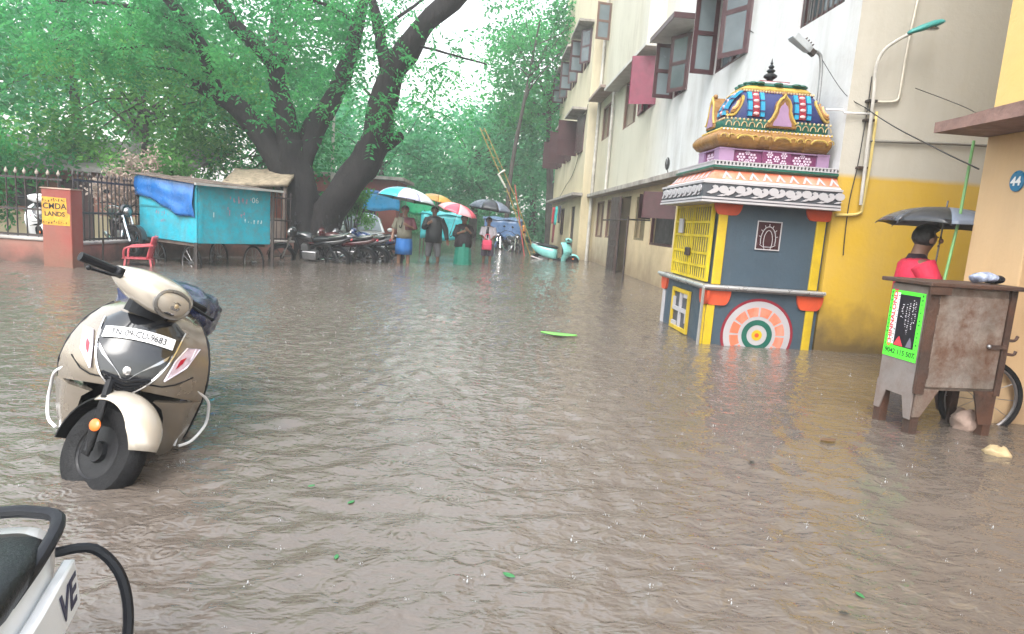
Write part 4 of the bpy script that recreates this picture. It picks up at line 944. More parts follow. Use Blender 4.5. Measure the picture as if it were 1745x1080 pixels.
    if plate and front:
        pz = .745; pm = MB(); u = np.linspace(-.15, .15, 13); up_ = lambda q: .02*(1-(q/.15)**2)
        pm.loft([[fs(q, pz-.024+up_(q), .016), fs(q, pz+.024+up_(q), .016), fs(q, pz+.024+up_(q), .024), fs(q, pz-.024+up_(q), .024)] for q in u])
        po = pm.build('number_plate', WHITEP, apo)
        tx = text('plate_lettering', plate, .040, Matrix.Identity(4), mat('plate_ink', (.02,.02,.03), .5), po, depth=.0006, sx=.88)
        for v in tx.data.vertices: x, y, z = v.co; v.co = fs(x, pz+up_(x)+y, .0268+z)
    # handlebar cowl, lamp, grips
    hb = MB(); rings = []
    for t in np.linspace(-1, 1, 13):
        k = 1-abs(t)**2.4; cxx = .385+.05*k; cz = .985-.01*k; rx = .045+.085*k; rz = .028+.052*k
        y = t*.205
        rings.append([(cxx+rx*math.copysign(abs(math.cos(a))**.8, math.cos(a))*(1.15 if math.cos(a) > 0 else .9), y, cz+rz*math.sin(a)*(1.0 if math.sin(a) > 0 else 1.25)+ (-.028*k*max(0, math.cos(a)))) for a in np.linspace(0, 2*math.pi, 17)[:-1]])
    cw = hb.loft(rings).build('handlebar_cowl', fender or paint, root, M=S, smooth=180)
    MB().loft([[(.43+.07*c+.04, .14*s_*1.0, .905-.012+.0*c) if False else (.435+.075*c, .115*s_, z) for c, s_ in [(math.cos(a), math.sin(a)) for a in np.linspace(0, 6.283, 15)[:-1]]] for z in (.84, .93)]).build('steering_neck', BLKPL, root, M=S)
    if front:
        hl = MB().ell((.545,0,.945), (.035,.092,.056), 20, 12, ).build('headlight', mat('smoked_lamp_glass', (.05,.05,.055), .06, var=.3, metal=.5, coat=1.0, bump=0), root, M=S)
        MB().ell((.556,0,.945), (.028,.066,.038), 16, 10).build('reflector', LAMPGL, hl, M=S)
        ring = [(.553, .098*math.cos(a), .945+.062*math.sin(a)) for a in np.linspace(0, 2*math.pi, 25)[:-1]]
        MB().tube(ring, .011, 6, closed=True).build('headlight_bezel', mat('dull_bezel', (.22,.21,.20), .3, metal=.5), hl, M=S)
        MB().ell((.580,.0,.945), (.008,.014,.012), 8, 6).build('bulb', mat('lamp_bulb', (.7,.55,.35), .15, metal=.6), hl, M=S)
    for s in (-1, 1):
        MB().tube([(.40,s*.19,.985),(.375,s*.27,.985),(.355,s*.375,.982)], [.019,.0195,.021], 10).build('grip', BLKPL, root, M=S)
        MB().cbox((.40,s*.205,.985), (.055,.05,.05)).build('switch_housing', BLKPL, root, M=S, bevel=.012)
        lv = MB().tube(bez([(.425,s*.21,.975),(.455,s*.28,.962),(.45,s*.34,.955),(.44,s*.37,.952)], 4), .0075, 6); lv.ell((.44,s*.375,.952), .012, 8, 6)
        lv.build('brake_lever', BLKPL, root, M=S)
    for s, q in ((-1,.02),(1,-.01),(1,.02)): MB().tube(bez([S@Vector((.41,s*.17,.965)), S@Vector((.47,s*.13,.90+q)), Vector((.45,s*.07+q,.86)), Vector((.38,s*.04,.80))], 5), .005, 5).build('control_cable', RUBBER, root)
    # floor, body, seat, tail
    MB().box(-.06, .36, -.185, .185, .255, .30).build('floorboard', BLKPL, root, bevel=.02)
    bd = []
    for x, w_, z0, z1 in ((.04,.10,.27,.62),(-.06,.155,.27,.655),(-.22,.185,.29,.68),(-.42,.20,.33,.71),(-.60,.185,.41,.745),(-.76,.155,.52,.765),(-.89,.10,.63,.775)):
        h = (z1-z0)/2; c = (z0+z1)/2
        bd.append([(x, w_*math.copysign(abs(math.cos(a))**.6, math.cos(a)), c+h*math.copysign(abs(math.sin(a))**.7, math.sin(a))) for a in np.linspace(0, 2*math.pi, 21)[:-1]])
    bo = MB().loft(bd).build('body', paint, root, smooth=180)
    st = []
    for x, w_, z0, z1 in ((.07,.06,.64,.70),(.02,.105,.65,.735),(-.12,.125,.66,.755),(-.32,.14,.68,.765),(-.50,.15,.70,.795),(-.64,.135,.72,.80),(-.73,.11,.735,.79),(-.78,.06,.745,.775)):
        h = (z1-z0)/2; c = (z0+z1)/2
        st.append([(x, w_*math.copysign(abs(math.cos(a))**.5, math.cos(a)), c+h*math.copysign(abs(math.sin(a))**.6, math.sin(a))) for a in np.linspace(0, 2*math.pi, 21)[:-1]])
    so = MB().loft(st).build('seat', SEATM, root, smooth=180)
    if side_text: so.scale = (1.07, 1.28, 1.012)
    MB().tube(bez([(-.60,.15,.725),(-.72,.165,.775),(-.85,.14,.805),(-.885,.06,.815),(-.89,0,.817),(-.885,-.06,.815),(-.85,-.14,.805),(-.72,-.165,.775),(-.60,-.15,.725)], 4), .014, 9, flat=1.25).build('grab_rail', BLKPL if cover or side_text else ALLOY, root)
    MB().ell((-.885 if side_text is None else -.86,0,.69), (.04,.095,.045), 14, 8).build('tail_light', RDLENS, root)
    MB().loft([[(-.60+.26*math.cos(a), s_, .22+.26*math.sin(a)) for s_ in (-.075, .075)]+[(-.60+.27*math.cos(a), s_, .22+.27*math.sin(a)) for s_ in (.075, -.075)] for a in [R_(d) for d in range(60, 215, 12)]]).build('rear_fender', BLKPL, root)
    MB().tube([(-.15,-.14,.20),(-.50,-.17,.24),(-.85,-.18,.32)], [.03,.045,.05], 10).build('silencer', mat('silencer_steel', (.18,.18,.18), .4, metal=.6, rust=.3), root)
    MB().cbox((-.45,0,.27), (.36,.2,.16)).build('engine_casing', ALLOY, root, bevel=.03)
    if guard:
        for s in (-1, 1):
            MB().tube(bez([(.40,s*.29,.53),(.30,s*.345,.47),(.24,s*.36,.40),(.22,s*.36,.32),(.30,s*.32,.25),(.345,s*.27,.225)], 5), .0075, 7).build('crash_guard', trim, root)
            MB().tube([(.385,s*.268,.50),(.345,s*.25,.225)], .008, 6).build('guard_stay', trim, root)
    if side_text:
        fq = lambda u, v, t: (u, np.interp(-u, [.45,.62,.82], [.225,.208,.178])+t, v+.10*(-u-.62))
        pm = MB().loft([[fq(u, .56, -.03), fq(u, .685, -.03), fq(u, .685, .0), fq(u, .56, .0)] for u in (-.45,-.54,-.62,-.72,-.83)])
        sp_ = pm.build('rear_side_panel', paint, root, bevel=.006)
        tx = text('side_lettering', side_text, .098, Matrix.Identity(4), mat('side_ink', (.02,.022,.06), .4), sp_, depth=.0008, shear=.2, bold=.002, align='RIGHT')
        for v in tx.data.vertices: x, y, z = v.co; v.co = fq(-.805-x, .620+y, .002+z)
        MB().tube(bez([(-.80,.15,.74),(-.84,.22,.72),(-.84,.275,.63),(-.80,.29,.50),(-.70,.27,.38)], 5), .013, 8).build('leg_guard', BLKPL, root)
    if cover:
        r = random.Random(4); cv = MB(); nu, nv = 46, 26; rings = []
        for i in range(nv):
            t = i/(nv-1); x = lerp(.20, -.86, t); ring = []
            for j in range(nu):
                a = 2*math.pi*j/nu; w_ = (.17+.05*math.sin(t*math.pi))*(1 if .04 < t < .96 else .6); h = .095+.03*math.sin(t*5)
                y = w_*math.cos(a)*1.15; z = .83+.05*(1-t)+h*1.15*math.sin(a)*(1.0 if math.sin(a) > 0 else 1.4)
                q = Vector((x*6, y*6, z*6)); d = noise.noise_vector(q)*.035+noise.noise_vector(q*2.4)*.028+Vector((0,0,.02*abs(noise.noise(q*1.7))))
                ring.append(Vector((x, y, z))+d)
            rings.append(ring)
        cvo = cv.loft(rings).build('seat_cover', mat('navy_plastic_sheet', (.012,.022,.075), .22, var=.5, vscale=9, coat=.5, bump=.5, bscale=22), root, smooth=180)
        fl_ = MB(); rings = []
        for i in range(9):
            t = i/8; rings.append([Vector((.12-.05*t-.25*s_+.02*math.sin(s_*14+i), .16+.05*t+.015*math.sin(s_*20), .82-.30*t+.02*math.cos(s_*9))) for s_ in np.linspace(0, 1, 12)])
        fl_.loft(rings, closed=False).build('cover_flap', mat('pale_blue_sheet', (.30,.34,.50), .3, var=.5, vscale=12, coat=.3, bump=.4), cvo, smooth=180, solid=.003)
    return root
CHAMP = mat('champagne_paint', (.30,.255,.205), .24, var=.08, vscale=2, bump=0, coat=.7, metal=.55, dirt=.35, dcol=(.14,.11,.085))
CREAM = mat('pearl_champagne', (.50,.45,.385), .2, var=.05, vscale=2, bump=0, coat=.7, metal=.2)
WPIPE = mat('white_pipe', (.78,.78,.80), .3, var=.08, bump=0)
TEAL = mat('teal_paint', (.22,.58,.55), .25, var=.1, bump=0, coat=.5)
WSCOOT = mat('white_scooter_paint', (.74,.76,.78), .22, var=.05, bump=0, coat=.6, dirt=.15, dcol=(.4,.38,.35))
scooter('scooter', 'champagne scooter parked on its stand in the flood facing the camera', CHAMP, WPIPE, (-1.793,3.193,-.153), -73.6, -13.1, -5.6, .945, 50, plate='TN-09-CU-9683', cover=True, fender=CREAM)
scooter('scooter', 'white scooter cut off by the bottom left corner with black grab rail', WSCOOT, BLKPL, (-.90,.63,-.27), -83, 5, 0, .90, 20, side_text='VE', fender=WSCOOT)
scooter('scooter', 'teal scooter standing in the water beside the far end of the apartment block', TEAL, CHROME, (2.50,22.3,-.24), -24, 6, 0, 1.0, 25, fender=TEAL, accents=False, guard=False)
scooter('scooter', 'white scooter parked behind the iron fence at the left', WSCOOT, CHROME, (-8.55,13.0,.08), -62, 8, 0, 1.0, 20, fender=WSCOOT, guard=False)

def motorcycle(name, label, paint, loc, yaw, lean=8, steer=-20, group=None, scale=1.0, tail=RDLENS):
    root = thing(name, label, 'motorcycle', group=group)
    root.matrix_world = Matrix.Translation(loc) @ Matrix.Rotation(R_(yaw), 4, 'Z') @ Matrix.Rotation(R_(lean), 4, 'X') @ Matrix.Scale(scale, 4)
    B0, B1 = Vector((.68,0,.30)), Vector((.38,0,.92))
    S = Matrix.Translation(B1) @ Matrix.Rotation(R_(steer), 4, (B1-B0).normalized()) @ Matrix.Translation(-B1); I = Matrix.Identity(4)
    for nm, x, M in (('front_wheel', .68, S), ('rear_wheel', -.60, I)):
        W = M @ Matrix.Translation((x,0,.30)) @ Matrix.Rotation(R_(90), 4, 'X')
        t = MB().lathe([(.225,-.03),(.25,-.043),(.285,-.036),(.302,0),(.285,.036),(.25,.043),(.225,.03)], 28, W); t.f = [f for f in t.f if len(f) == 4]; wo = t.build(nm, RUBBER, root)
        rm = MB().lathe([(.205,-.026),(.228,-.032),(.228,.032),(.205,.026)], 26, W); rm.f = [f for f in rm.f if len(f) == 4]
        rm.lathe([(0,-.05),(.05,-.045),(.05,.045),(0,.05)], 12, W)
        for k in range(6):
            a = k*math.pi/3; rm.bar(W@Vector((.04*math.cos(a), .04*math.sin(a), 0)), W@Vector((.215*math.cos(a), .215*math.sin(a), 0)), .03, .02)
        rm.build('rim', mat('dull_dark_alloy', (.07,.07,.075), .4, metal=.6, dirt=.4), wo)
        MB().loft([[(x+q*math.cos(a), s_, .30+q*math.sin(a)) for q, s_ in ((.325,-.055),(.335,0),(.325,.055),(.315,.055),(.322,0),(.315,-.055))] for a in [R_(d) for d in (range(10, 150, 14) if x > 0 else range(40, 190, 14))]]).build('mudguard', BLKPL if x < 0 else paint, root, M=M)
    fk = MB()
    for s in (-1, 1): fk.tube([(.68,s*.075,.30),(.40,s*.075,.88)], .021, 8)
    fk.build('fork', CHROME, root, M=S)
    MB().ell((.47,0,.86), (.07,.085,.085), 14, 9).build('headlight', LAMPGL, root, M=S)
    MB().loft([[(.45+.02,.10*c,.80+.18*s_) if False else (x_, w_*math.cos(a), .87+h_*math.sin(a)) for a in np.linspace(0, 6.283, 13)[:-1]] for x_, w_, h_ in ((.34,.09,.10),(.42,.12,.14),(.475,.105,.12))]).build('headlamp_cowl', paint, root, M=S)
    hb = MB().tube(bez([(.22,.36,.98),(.30,.24,1.0),(.37,.12,.95),(.37,-.12,.95),(.30,-.24,1.0),(.22,-.36,.98)], 4), .012, 7); hb.build('handlebar', BLKPL, root, M=S)
    for s in (-1, 1):
        mr_ = MB().tube([(.30,s*.25,1.0),(.33,s*.30,1.16)], .006, 5); mr_.ell((.335,s*.32,1.19), (.015,.06,.04), 10, 6); mr_.build('mirror', BLKPL, root, M=S)
    tk = [[(x, w_*math.cos(a), zc+h_*math.sin(a)) for a in np.linspace(0, 6.283, 15)[:-1]] for x, w_, zc, h_ in ((.34,.05,.82,.05),(.28,.11,.82,.09),(.12,.145,.80,.115),(-.02,.13,.77,.10),(-.10,.08,.74,.07))]
    MB().loft(tk).build('fuel_tank', paint, root, smooth=180)
    se = [[(x, w_*math.copysign(abs(math.cos(a))**.6, math.cos(a)), zc+h_*math.sin(a)) for a in np.linspace(0, 6.283, 15)[:-1]] for x, w_, zc, h_ in ((-.04,.07,.75,.04),(-.14,.12,.755,.055),(-.40,.13,.78,.055),(-.70,.12,.83,.05),(-.80,.08,.85,.03))]
    MB().loft(se).build('seat', SEATM, root, smooth=180)
    ta = [[(x, w_*math.cos(a), zc+h_*math.sin(a)) for a in np.linspace(0, 6.283, 11)[:-1]] for x, w_, zc, h_ in ((-.10,.11,.65,.08),(-.40,.13,.68,.09),(-.72,.10,.75,.07),(-.93,.05,.82,.04))]
    MB().loft(ta).build('tail_panel', paint, root, smooth=180)
    MB().ell((-.93,0,.79), (.03,.06,.035), 10, 6).build('tail_light', tail, root)
    MB().tube(bez([(-.45,.13,.83),(-.75,.135,.89),(-.93,0,.93),(-.75,-.135,.89),(-.45,-.13,.83)], 4), .012, 6).build('grab_rail', CHROME, root)
    fr = MB().tube([(.36,0,.80),(.20,0,.34),(-.20,0,.30),(-.30,0,.62)], .022, 7); fr.tube([(-.25,.10,.36),(-.60,.10,.30)], .018, 6).tube([(-.25,-.10,.36),(-.60,-.10,.30)], .018, 6).tube([(-.45,.12,.68),(-.58,.12,.34)], .026, 8).tube([(-.45,-.12,.68),(-.58,-.12,.34)], .026, 8)
    fr.build('frame', BLKPL, root)
    en = MB().cbox((.02,0,.38), (.34,.24,.20)); en.build('engine', ALLOY, root, bevel=.03)
    cy_ = MB()
    for k in range(5): cy_.cbox((.13,0,.50+k*.025), (.17-.004*k,.17,.014))
    cy_.cbox((.13,0,.55), (.12,.12,.16)); cy_.build('cylinder', ALLOY, root)
    MB().tube(bez([(.20,-.06,.50),(.24,-.11,.34),(.05,-.15,.24),(-.40,-.17,.28),(-.80,-.18,.40)], 4), [.02]*13+[.035,.04,.042,.042], 9).build('exhaust', CHROME, root)
    MB().tube([(.05,.12,.26),(.0,.30,.02)], .012, 6).build('side_stand', BLKPL, root)
    return root
MBLK = mat('motorcycle_black', (.012,.012,.015), .15, var=.2, bump=0, coat=.6)
MRED = mat('motorcycle_dark_red', (.05,.005,.008), .18, var=.2, bump=0, coat=.6)
MGREY = mat('motorcycle_grey', (.10,.10,.11), .2, var=.2, bump=0, coat=.5, metal=.4)
MBLU = mat('motorcycle_blue', (.015,.03,.09), .18, var=.2, bump=0, coat=.6)
MG = 'motorcycles parked in a row under the huge tree'
motorcycle('motorcycle', 'black motorcycle nearest the camera in the row under the huge tree', MBLK, (-3.95,14.75,-.22), 176, -8, 22, MG)
motorcycle('motorcycle', 'dark red tailed motorcycle second in the row under the huge tree', MRED, (-3.45,15.35,-.22), 172, -7, 15, MG)
motorcycle('motorcycle', 'grey motorcycle third in the row half hidden under the huge tree', MGREY, (-3.25,15.95,-.22), 174, -8, 20, MG)
motorcycle('motorcycle', 'dark blue motorcycle farthest back in the row by the tree trunk', MBLU, (-2.95,16.5,-.2), 170, -7, 25, MG)
motorcycle('motorcycle', 'black motorcycle parked behind the iron fence left of the pushcart', MBLK, (-7.05,12.9,.05), -50, 8, 25)
motorcycle('motorcycle', 'small far motorcycle standing in the middle of the street', MGREY, (1.05,26.8,-.25), -75, -8, 20, 'far motorcycles')
motorcycle('motorcycle', 'far motorcycle beside the blue sheet stall', MBLU, (.75,28.6,-.25), -100, 8, -20, 'far motorcycles')

def car(label, paint, loc, yaw):
    root = thing('parked_car', label, 'car', loc, (0,0,R_(yaw)))
    st = [(1.85,.62,.38,.62),(1.80,.74,.25,.72),(1.40,.80,.22,.82),(.85,.82,.22,.90),(0,.83,.22,.93),(-1.0,.83,.22,.95),(-1.65,.80,.25,.95),(-1.85,.70,.35,.80)]
    MB().loft([[(x, w_*math.copysign(abs(math.cos(a))**.45, math.cos(a)), (z0+z1)/2+(z1-z0)/2*math.copysign(abs(math.sin(a))**.5, math.sin(a))) for a in np.linspace(0, 6.283, 25)[:-1]] for x, w_, z0, z1 in st]).build('body', paint, root, smooth=40)
    gh = [(1.0,.70,.88,.90),(.35,.64,.88,1.40),(-.2,.64,.88,1.48),(-1.0,.63,.88,1.46),(-1.55,.60,.88,1.30),(-1.75,.62,.88,.95)]
    MB().loft([[(x, w_*math.copysign(abs(math.cos(a))**.5, math.cos(a)), (z0+z1)/2+(z1-z0)/2*math.copysign(abs(math.sin(a))**.4, math.sin(a))) for a in np.linspace(0, 6.283, 25)[:-1]] for x, w_, z0, z1 in gh]).build('cabin', paint, root, smooth=40)
    wsd = [(.985,-.60,.925),(.985,.60,.925),(.40,.53,1.375),(.40,-.53,1.375)]
    MB().add([(x+dx, y, z+.012) for dx in (.012, -.03) for x, y, z in wsd], [(0,1,2,3),(7,6,5,4),(0,4,5,1),(1,5,6,2),(2,6,7,3),(3,7,4,0)]).build('windscreen', GLASSL, root, smooth=0)
    for s in (-1, 1):
        MB().prism([(.80,.96),(-.05,.96),(-.05,1.36),(.38,1.33)], .655, .668, lambda u, v, t: (u, s*(t-.09*(v-.96)), v)).build('side_window', GLASS, root, smooth=0)
        MB().prism([(-.12,.96),(-1.2,.96),(-1.2,1.33),(-.12,1.37)], .655, .668, lambda u, v, t: (u, s*(t-.09*(v-.96)), v)).build('side_window', GLASS, root, smooth=0)
        MB().ell((1.74,s*.58,.66), (.10,.16,.09), 12, 8).build('headlight', LAMPGL, root)
        MB().ell((.72,s*.90,.98), (.06,.09,.06), 10, 7).build('wing_mirror', paint, root)
        for x in (1.15,-1.2):
            W = Matrix.Translation((x, s*.74, .27)) @ Matrix.Rotation(R_(90), 4, 'X')
            wo = MB().lathe([(.16,-.09),(.26,-.09),(.29,-.05),(.29,.05),(.26,.09),(.16,.09)], 22, W); wo.f = [f for f in wo.f if len(f) == 4]; wo = wo.build('wheel', RUBBER, root)
            MB().lathe([(0,-.07),(.17,-.085),(.17,.085),(0,.07)], 16, W).build('hubcap', ALLOY, wo)
    MB().box(1.83, 1.87, -.35, .35, .42, .52).build('grille', BLKPL, root, bevel=.01)
    return root
car('white hatchback parked behind the motorcycles with its windscreen facing the street', mat('white_car_paint', (.74,.76,.77), .2, var=.04, bump=0, coat=.7), (-4.25,21.6,-.3), -72)
# ------------------------------------------------------------------ fence, pillar and things on the left bank
BRICKRED = plaster('red_oxide_paint', [(0,(.26,.046,.036)), (.9,(.25,.045,.038),.4)], .7, (.10,.06,.05), axis='Z', damp=(.5,(.16,.10,.07),.7))
PLINTH = plaster('plinth_plaster', [(0,(.26,.10,.08)), (.3,(.30,.15,.12),.1)], .5, (.09,.06,.05), axis='Z', damp=(.35,(.07,.055,.045),.9))
COPING = mat('grey_coping', (.36,.33,.31), .7, var=.25, dirt=.6, bump=.4)
FEN = mat('black_fence_paint', (.016,.014,.016), .45, var=.3, bump=.1, rust=.2)
def fence(label, P0, P1, pitch, zb, zt, seed=0):
    P0, P1 = Vector((*P0, 0)), Vector((*P1, 0)); L = (P1-P0).length; d = (P1-P0)/L; ang = math.atan2(d.y, d.x)
    root = thing('iron_fence', label, 'fence', P0, (0,0,ang))
    for z in (zb+.03, zb+(zt-zb)*.42, zt-.12): MB().box(0, L, -.014, .014, z-.018, z+.018).build('rail', FEN, root, smooth=0)
    n = int(L/pitch); proto = None; tip = None
    rr = random.Random(seed)
    for k in range(n+1):
        if proto is None:
            b = MB().tube([(0,0,zb),(0,0,zt-.06)], .0125, 6).build('bar', FEN, root); proto = b
            t = MB().lathe([(.012,zt-.06),(.024,zt-.045),(.026,zt-.02),(.012,zt+.01),(.002,zt+.04)], 8).build('spear_tip', mat('pale_tip_paint', (.30,.26,.22), .6, var=.4) if seed == 0 else FEN, b); tip = t
        else:
            b = proto.copy(); col.objects.link(b); t = tip.copy(); col.objects.link(t); t.parent = b
        b.location = (k*pitch, 0, 0); b.rotation_euler = (rr.uniform(-.01,.01), rr.uniform(-.02,.02), 0)
    return root
def lowwall(label, P0, P1, top, t=.24):
    P0, P1 = Vector((*P0, 0)), Vector((*P1, 0)); L = (P1-P0).length; d = (P1-P0)/L
    root = thing('plinth_wall', label, 'wall', P0, (0,0,math.atan2(d.y, d.x)))
    MB().box(0, L, -t/2, t/2, -.4, top-.04).jitter(.0).build('wall', PLINTH, root, smooth=0, bevel=.015)
    MB().box(-.02, L, -t/2-.03, t/2+.03, top-.04, top+.012).build('coping', COPING, root, smooth=0, bevel=.015)
lowwall('low red plinth wall under the fence at the left edge', (-9.6,10.9), (-7.0,10.9), .41)
lowwall('low red plinth wall running back from the red pillar', (-6.92,11.05), (-6.86,13.3), .36)
lowwall('low red plinth wall behind the blue pushcart', (-6.82,13.45), (-4.9,16.3), .36)
fence('black spear topped iron fence at the left edge', (-9.55,10.9), (-6.98,10.9), .165, .42, 1.50)
fence('black iron fence running back from the red pillar', (-6.92,11.05), (-6.86,13.3), .13, .37, 1.52, 1)
fence('black iron fence behind the blue pushcart', (-6.82,13.45), (-4.9,16.3), .13, .37, 1.52, 1)
pil = thing('gate_pillar', 'red oxide painted pillar with a yellow lettered patch', 'pillar', (-6.66,10.55,0))
MB().box(-.33, .12, -.17, .12, -.4, 1.225).build('shaft', BRICKRED, pil, smooth=0, bevel=.012)
MB().box(-.34, .13, -.18, .13, 1.225, 1.245).build('cap', mat('worn_cap', (.40,.28,.22), .7, var=.3, dirt=.5), pil, smooth=0)
YP = mat('yellow_sign_paint', (.55,.30,.02), .6, var=.25, vscale=7, dirt=.5, dcol=(.30,.07,.05), dscale=6)
yp = MB().add([(-.325,-.173,.66),(.10,-.173,.66),(.10,-.173,.84),(.06,-.173,.86),(.05,-.173,1.09),(-.325,-.173,1.10)], [(0,1,2,3,4,5)]).build('painted_patch', YP, pil, smooth=0)
INKB = mat('sign_ink', (.02,.015,.012), .6)
scribble('faded_lettering', 9, .36, .07, frame_M((-.13,-.1765,1.055), (1,0,0), (0,0,1)), INKB, yp, 4); scribble('faded_lettering', 10, .38, .06, frame_M((-.12,-.1765,.71), (1,0,0), (0,0,1)), INKB, yp, 8)
for s_, z, sz in (('CMDA', .955, .125), ('LANDS', .835, .10)):
    text('lettering', s_ if sz > .09 else s_, sz, frame_M((-.13,-.176,z), (1,0,0), (0,0,1)), INKB, yp, depth=.0008, bold=.002)
# red plastic chair and thin post by the pillar
CHRD = mat('red_plastic', (.50,.07,.09), .3, var=.12, coat=.3, bump=.05)
ch = thing('plastic_chair', 'red moulded plastic chair half sunk beside the blue pushcart', 'chair', (-6.12,11.55,-.3), (0,0,R_(200)))
q = MB(); rings = []
for t in np.linspace(0, 1, 8):
    z = .42+.40*t; rings.append([( -.20-.10*t+.05*math.cos(a*1.0)*0+.07*(abs(s_)**2), .22*s_*(1-.15*t), z) for s_ in np.linspace(-1, 1, 9) for a in (0,)])
q.loft(rings, closed=False).build('backrest', CHRD, ch, smooth=180, solid=.012)
MB().loft([[(x, y*.22*(1-.1*abs(x)), .42-.02*math.cos(x*8)*(1-y*y)) for y in np.linspace(-1, 1, 7)] for x in np.linspace(-.22, .24, 8)], closed=False).build('seat', CHRD, ch, smooth=180, solid=.012)
for sx in (-1, 1):
    for sy_ in (-1, 1): MB().bar((sx*.19,sy_*.19,.41), (sx*.24,sy_*.23,0), .045, .03).build('leg', CHRD, ch, smooth=0)
    MB().tube(bez([(-.24,sx*.22,.66),(-.05,sx*.26,.64),(.18,sx*.25,.60),(.21,sx*.22,.42)], 4), .018, 7).build('armrest', CHRD, ch)
tp = MB().tube([(0,0,-.3),(.02,0,.42)], .018, 6).build('thin_post', IRON); tp.location = (-6.56,11.2,0); tag(tp, 'thin rusty iron stake beside the red pillar', 'stake')

# blue pushcart
NC = Vector((-5.12,11.55,0)); ud = Vector((-.81,.586,0)); vd = Vector((.586,.81,0))
pc_ = thing('pushcart', 'turquoise boxed pushcart with bicycle wheels in front of the fence', 'pushcart', NC)
ax_ = lambda u, v, z: tuple(ud*u+vd*v+Vector((0,0,z)))
TURQ = mat('turquoise_paint', (.005,.36,.48), .45, var=.16, vscale=3, dirt=.45, dcol=(.05,.20,.25), dscale=3.5, bump=.35, rust=.28, rscale=7, rcol=(.16,.16,.13), streak=.35)
TURQD = mat('turquoise_dark', (.02,.24,.30), .5, var=.2, dirt=.4)
def cbx(u0, u1, v0, v1, z0, z1, z1b=None):
    z1b = z1 if z1b is None else z1b; m = MB()
    vs = [ax_(u0,v0,z0),ax_(u1,v0,z0),ax_(u1,v1,z0),ax_(u0,v1,z0),ax_(u0,v0,z1),ax_(u1,v0,z1b),ax_(u1,v1,z1b),ax_(u0,v1,z1)]
    return m.add(vs, [(0,3,2,1),(4,5,6,7),(0,1,5,4),(1,2,6,5),(2,3,7,6),(3,0,4,7)])
bx = cbx(0,1.98,0,1.5,.44,1.47,1.60).build('box', TURQ, pc_, smooth=0, bevel=.012)
cbx(.02,1.96,-.012,-.001,1.03,1.06).build('panel_seam', TURQD, bx, smooth=0)
cbx(-.012,-.001,.03,.10,.46,1.42).build('corner_batten', TURQ, bx, smooth=0)
cbx(-.01,.06,-.011,-.001,.46,1.42).build('corner_batten', TURQ, bx, smooth=0)
TIMB = mat('wet_grey_timber', (.12,.09,.075), .7, var=.35, vscale=3, bump=.4, dirt=.4)
for k in range(6):
    v = -.12+k*.29; z = .02*math.sin(k*2.3)
    q = MB(); q.add([ax_(-.22,v,1.475+z),ax_(2.1,v,1.635+z),ax_(2.1,v+.26,1.635+z),ax_(-.22,v+.26,1.475+z),ax_(-.22,v,1.50+z),ax_(2.1,v,1.66+z),ax_(2.1,v+.26,1.66+z),ax_(-.22,v+.26,1.50+z)], [(0,3,2,1),(4,5,6,7),(0,1,5,4),(1,2,6,5),(2,3,7,6),(3,0,4,7)])
    q.build('roof_plank', TIMB, pc_, smooth=0)
MB().add([ax_(-.26,-.16,1.462),ax_(-.20,-.16,1.462),ax_(-.2,1.6,1.462),ax_(-.26,1.6,1.462),ax_(-.26,-.16,1.50),ax_(-.2,-.16,1.50),ax_(-.2,1.6,1.50),ax_(-.26,1.6,1.50)], [(0,3,2,1),(4,5,6,7),(0,1,5,4),(1,2,6,5),(2,3,7,6),(3,0,4,7)]).build('roof_edge', mat('tin_edge', (.42,.44,.44), .4, metal=.4, dirt=.4), pc_, smooth=0)
for u, v in ((0,1.5),(1.98,0),(1.98,1.5),(.0,.0)): MB().bar(ax_(u+(-.03 if u == 0 else .03),v+(.03 if v else -.03),-.3), ax_(u+(-.03 if u == 0 else .03),v+(.03 if v else -.03),.46 if (u,v) != (0,1.5) else 1.5), .05).build('post', IRON, pc_, smooth=0)
cbx(.03,1.95,.03,.10,.38,.44).build('chassis_beam', TIMB, pc_, smooth=0); cbx(.03,1.95,1.4,1.47,.38,.44).build('chassis_beam', TIMB, pc_, smooth=0)
wmesh = None
for u, v in ((.35,.10),(1.55,.10),(.35,1.38),(1.55,1.38)):
    W = frame_M(ax_(u,v,.06), ud, (0,0,1))
    t = MB().tube([W@Vector((.315*math.cos(a), .315*math.sin(a), 0)) for a in np.linspace(0, 2*math.pi, 29)[:-1]], .020, 7, closed=True)
    wo = t.build('wheel', RUBBER, pc_)
    sp_ = MB()
    for k in range(14):
        a = k*2*math.pi/14; sp_.tube([W@Vector((.03*math.cos(a+.4), .03*math.sin(a+.4), .02*(-1)**k)), W@Vector((.30*math.cos(a), .30*math.sin(a), 0))], .003, 4, cap=False)
    sp_.tube([W@Vector((.298*math.cos(a), .298*math.sin(a), 0)) for a in np.linspace(0, 2*math.pi, 25)[:-1]], .012, 5, closed=True)
    sp_.tube([W@Vector((0,0,-.05)), W@Vector((0,0,.05))], .028, 8)
    tag(sp_.build('rim_and_spokes', ALLOY, wo), kind='stuff')
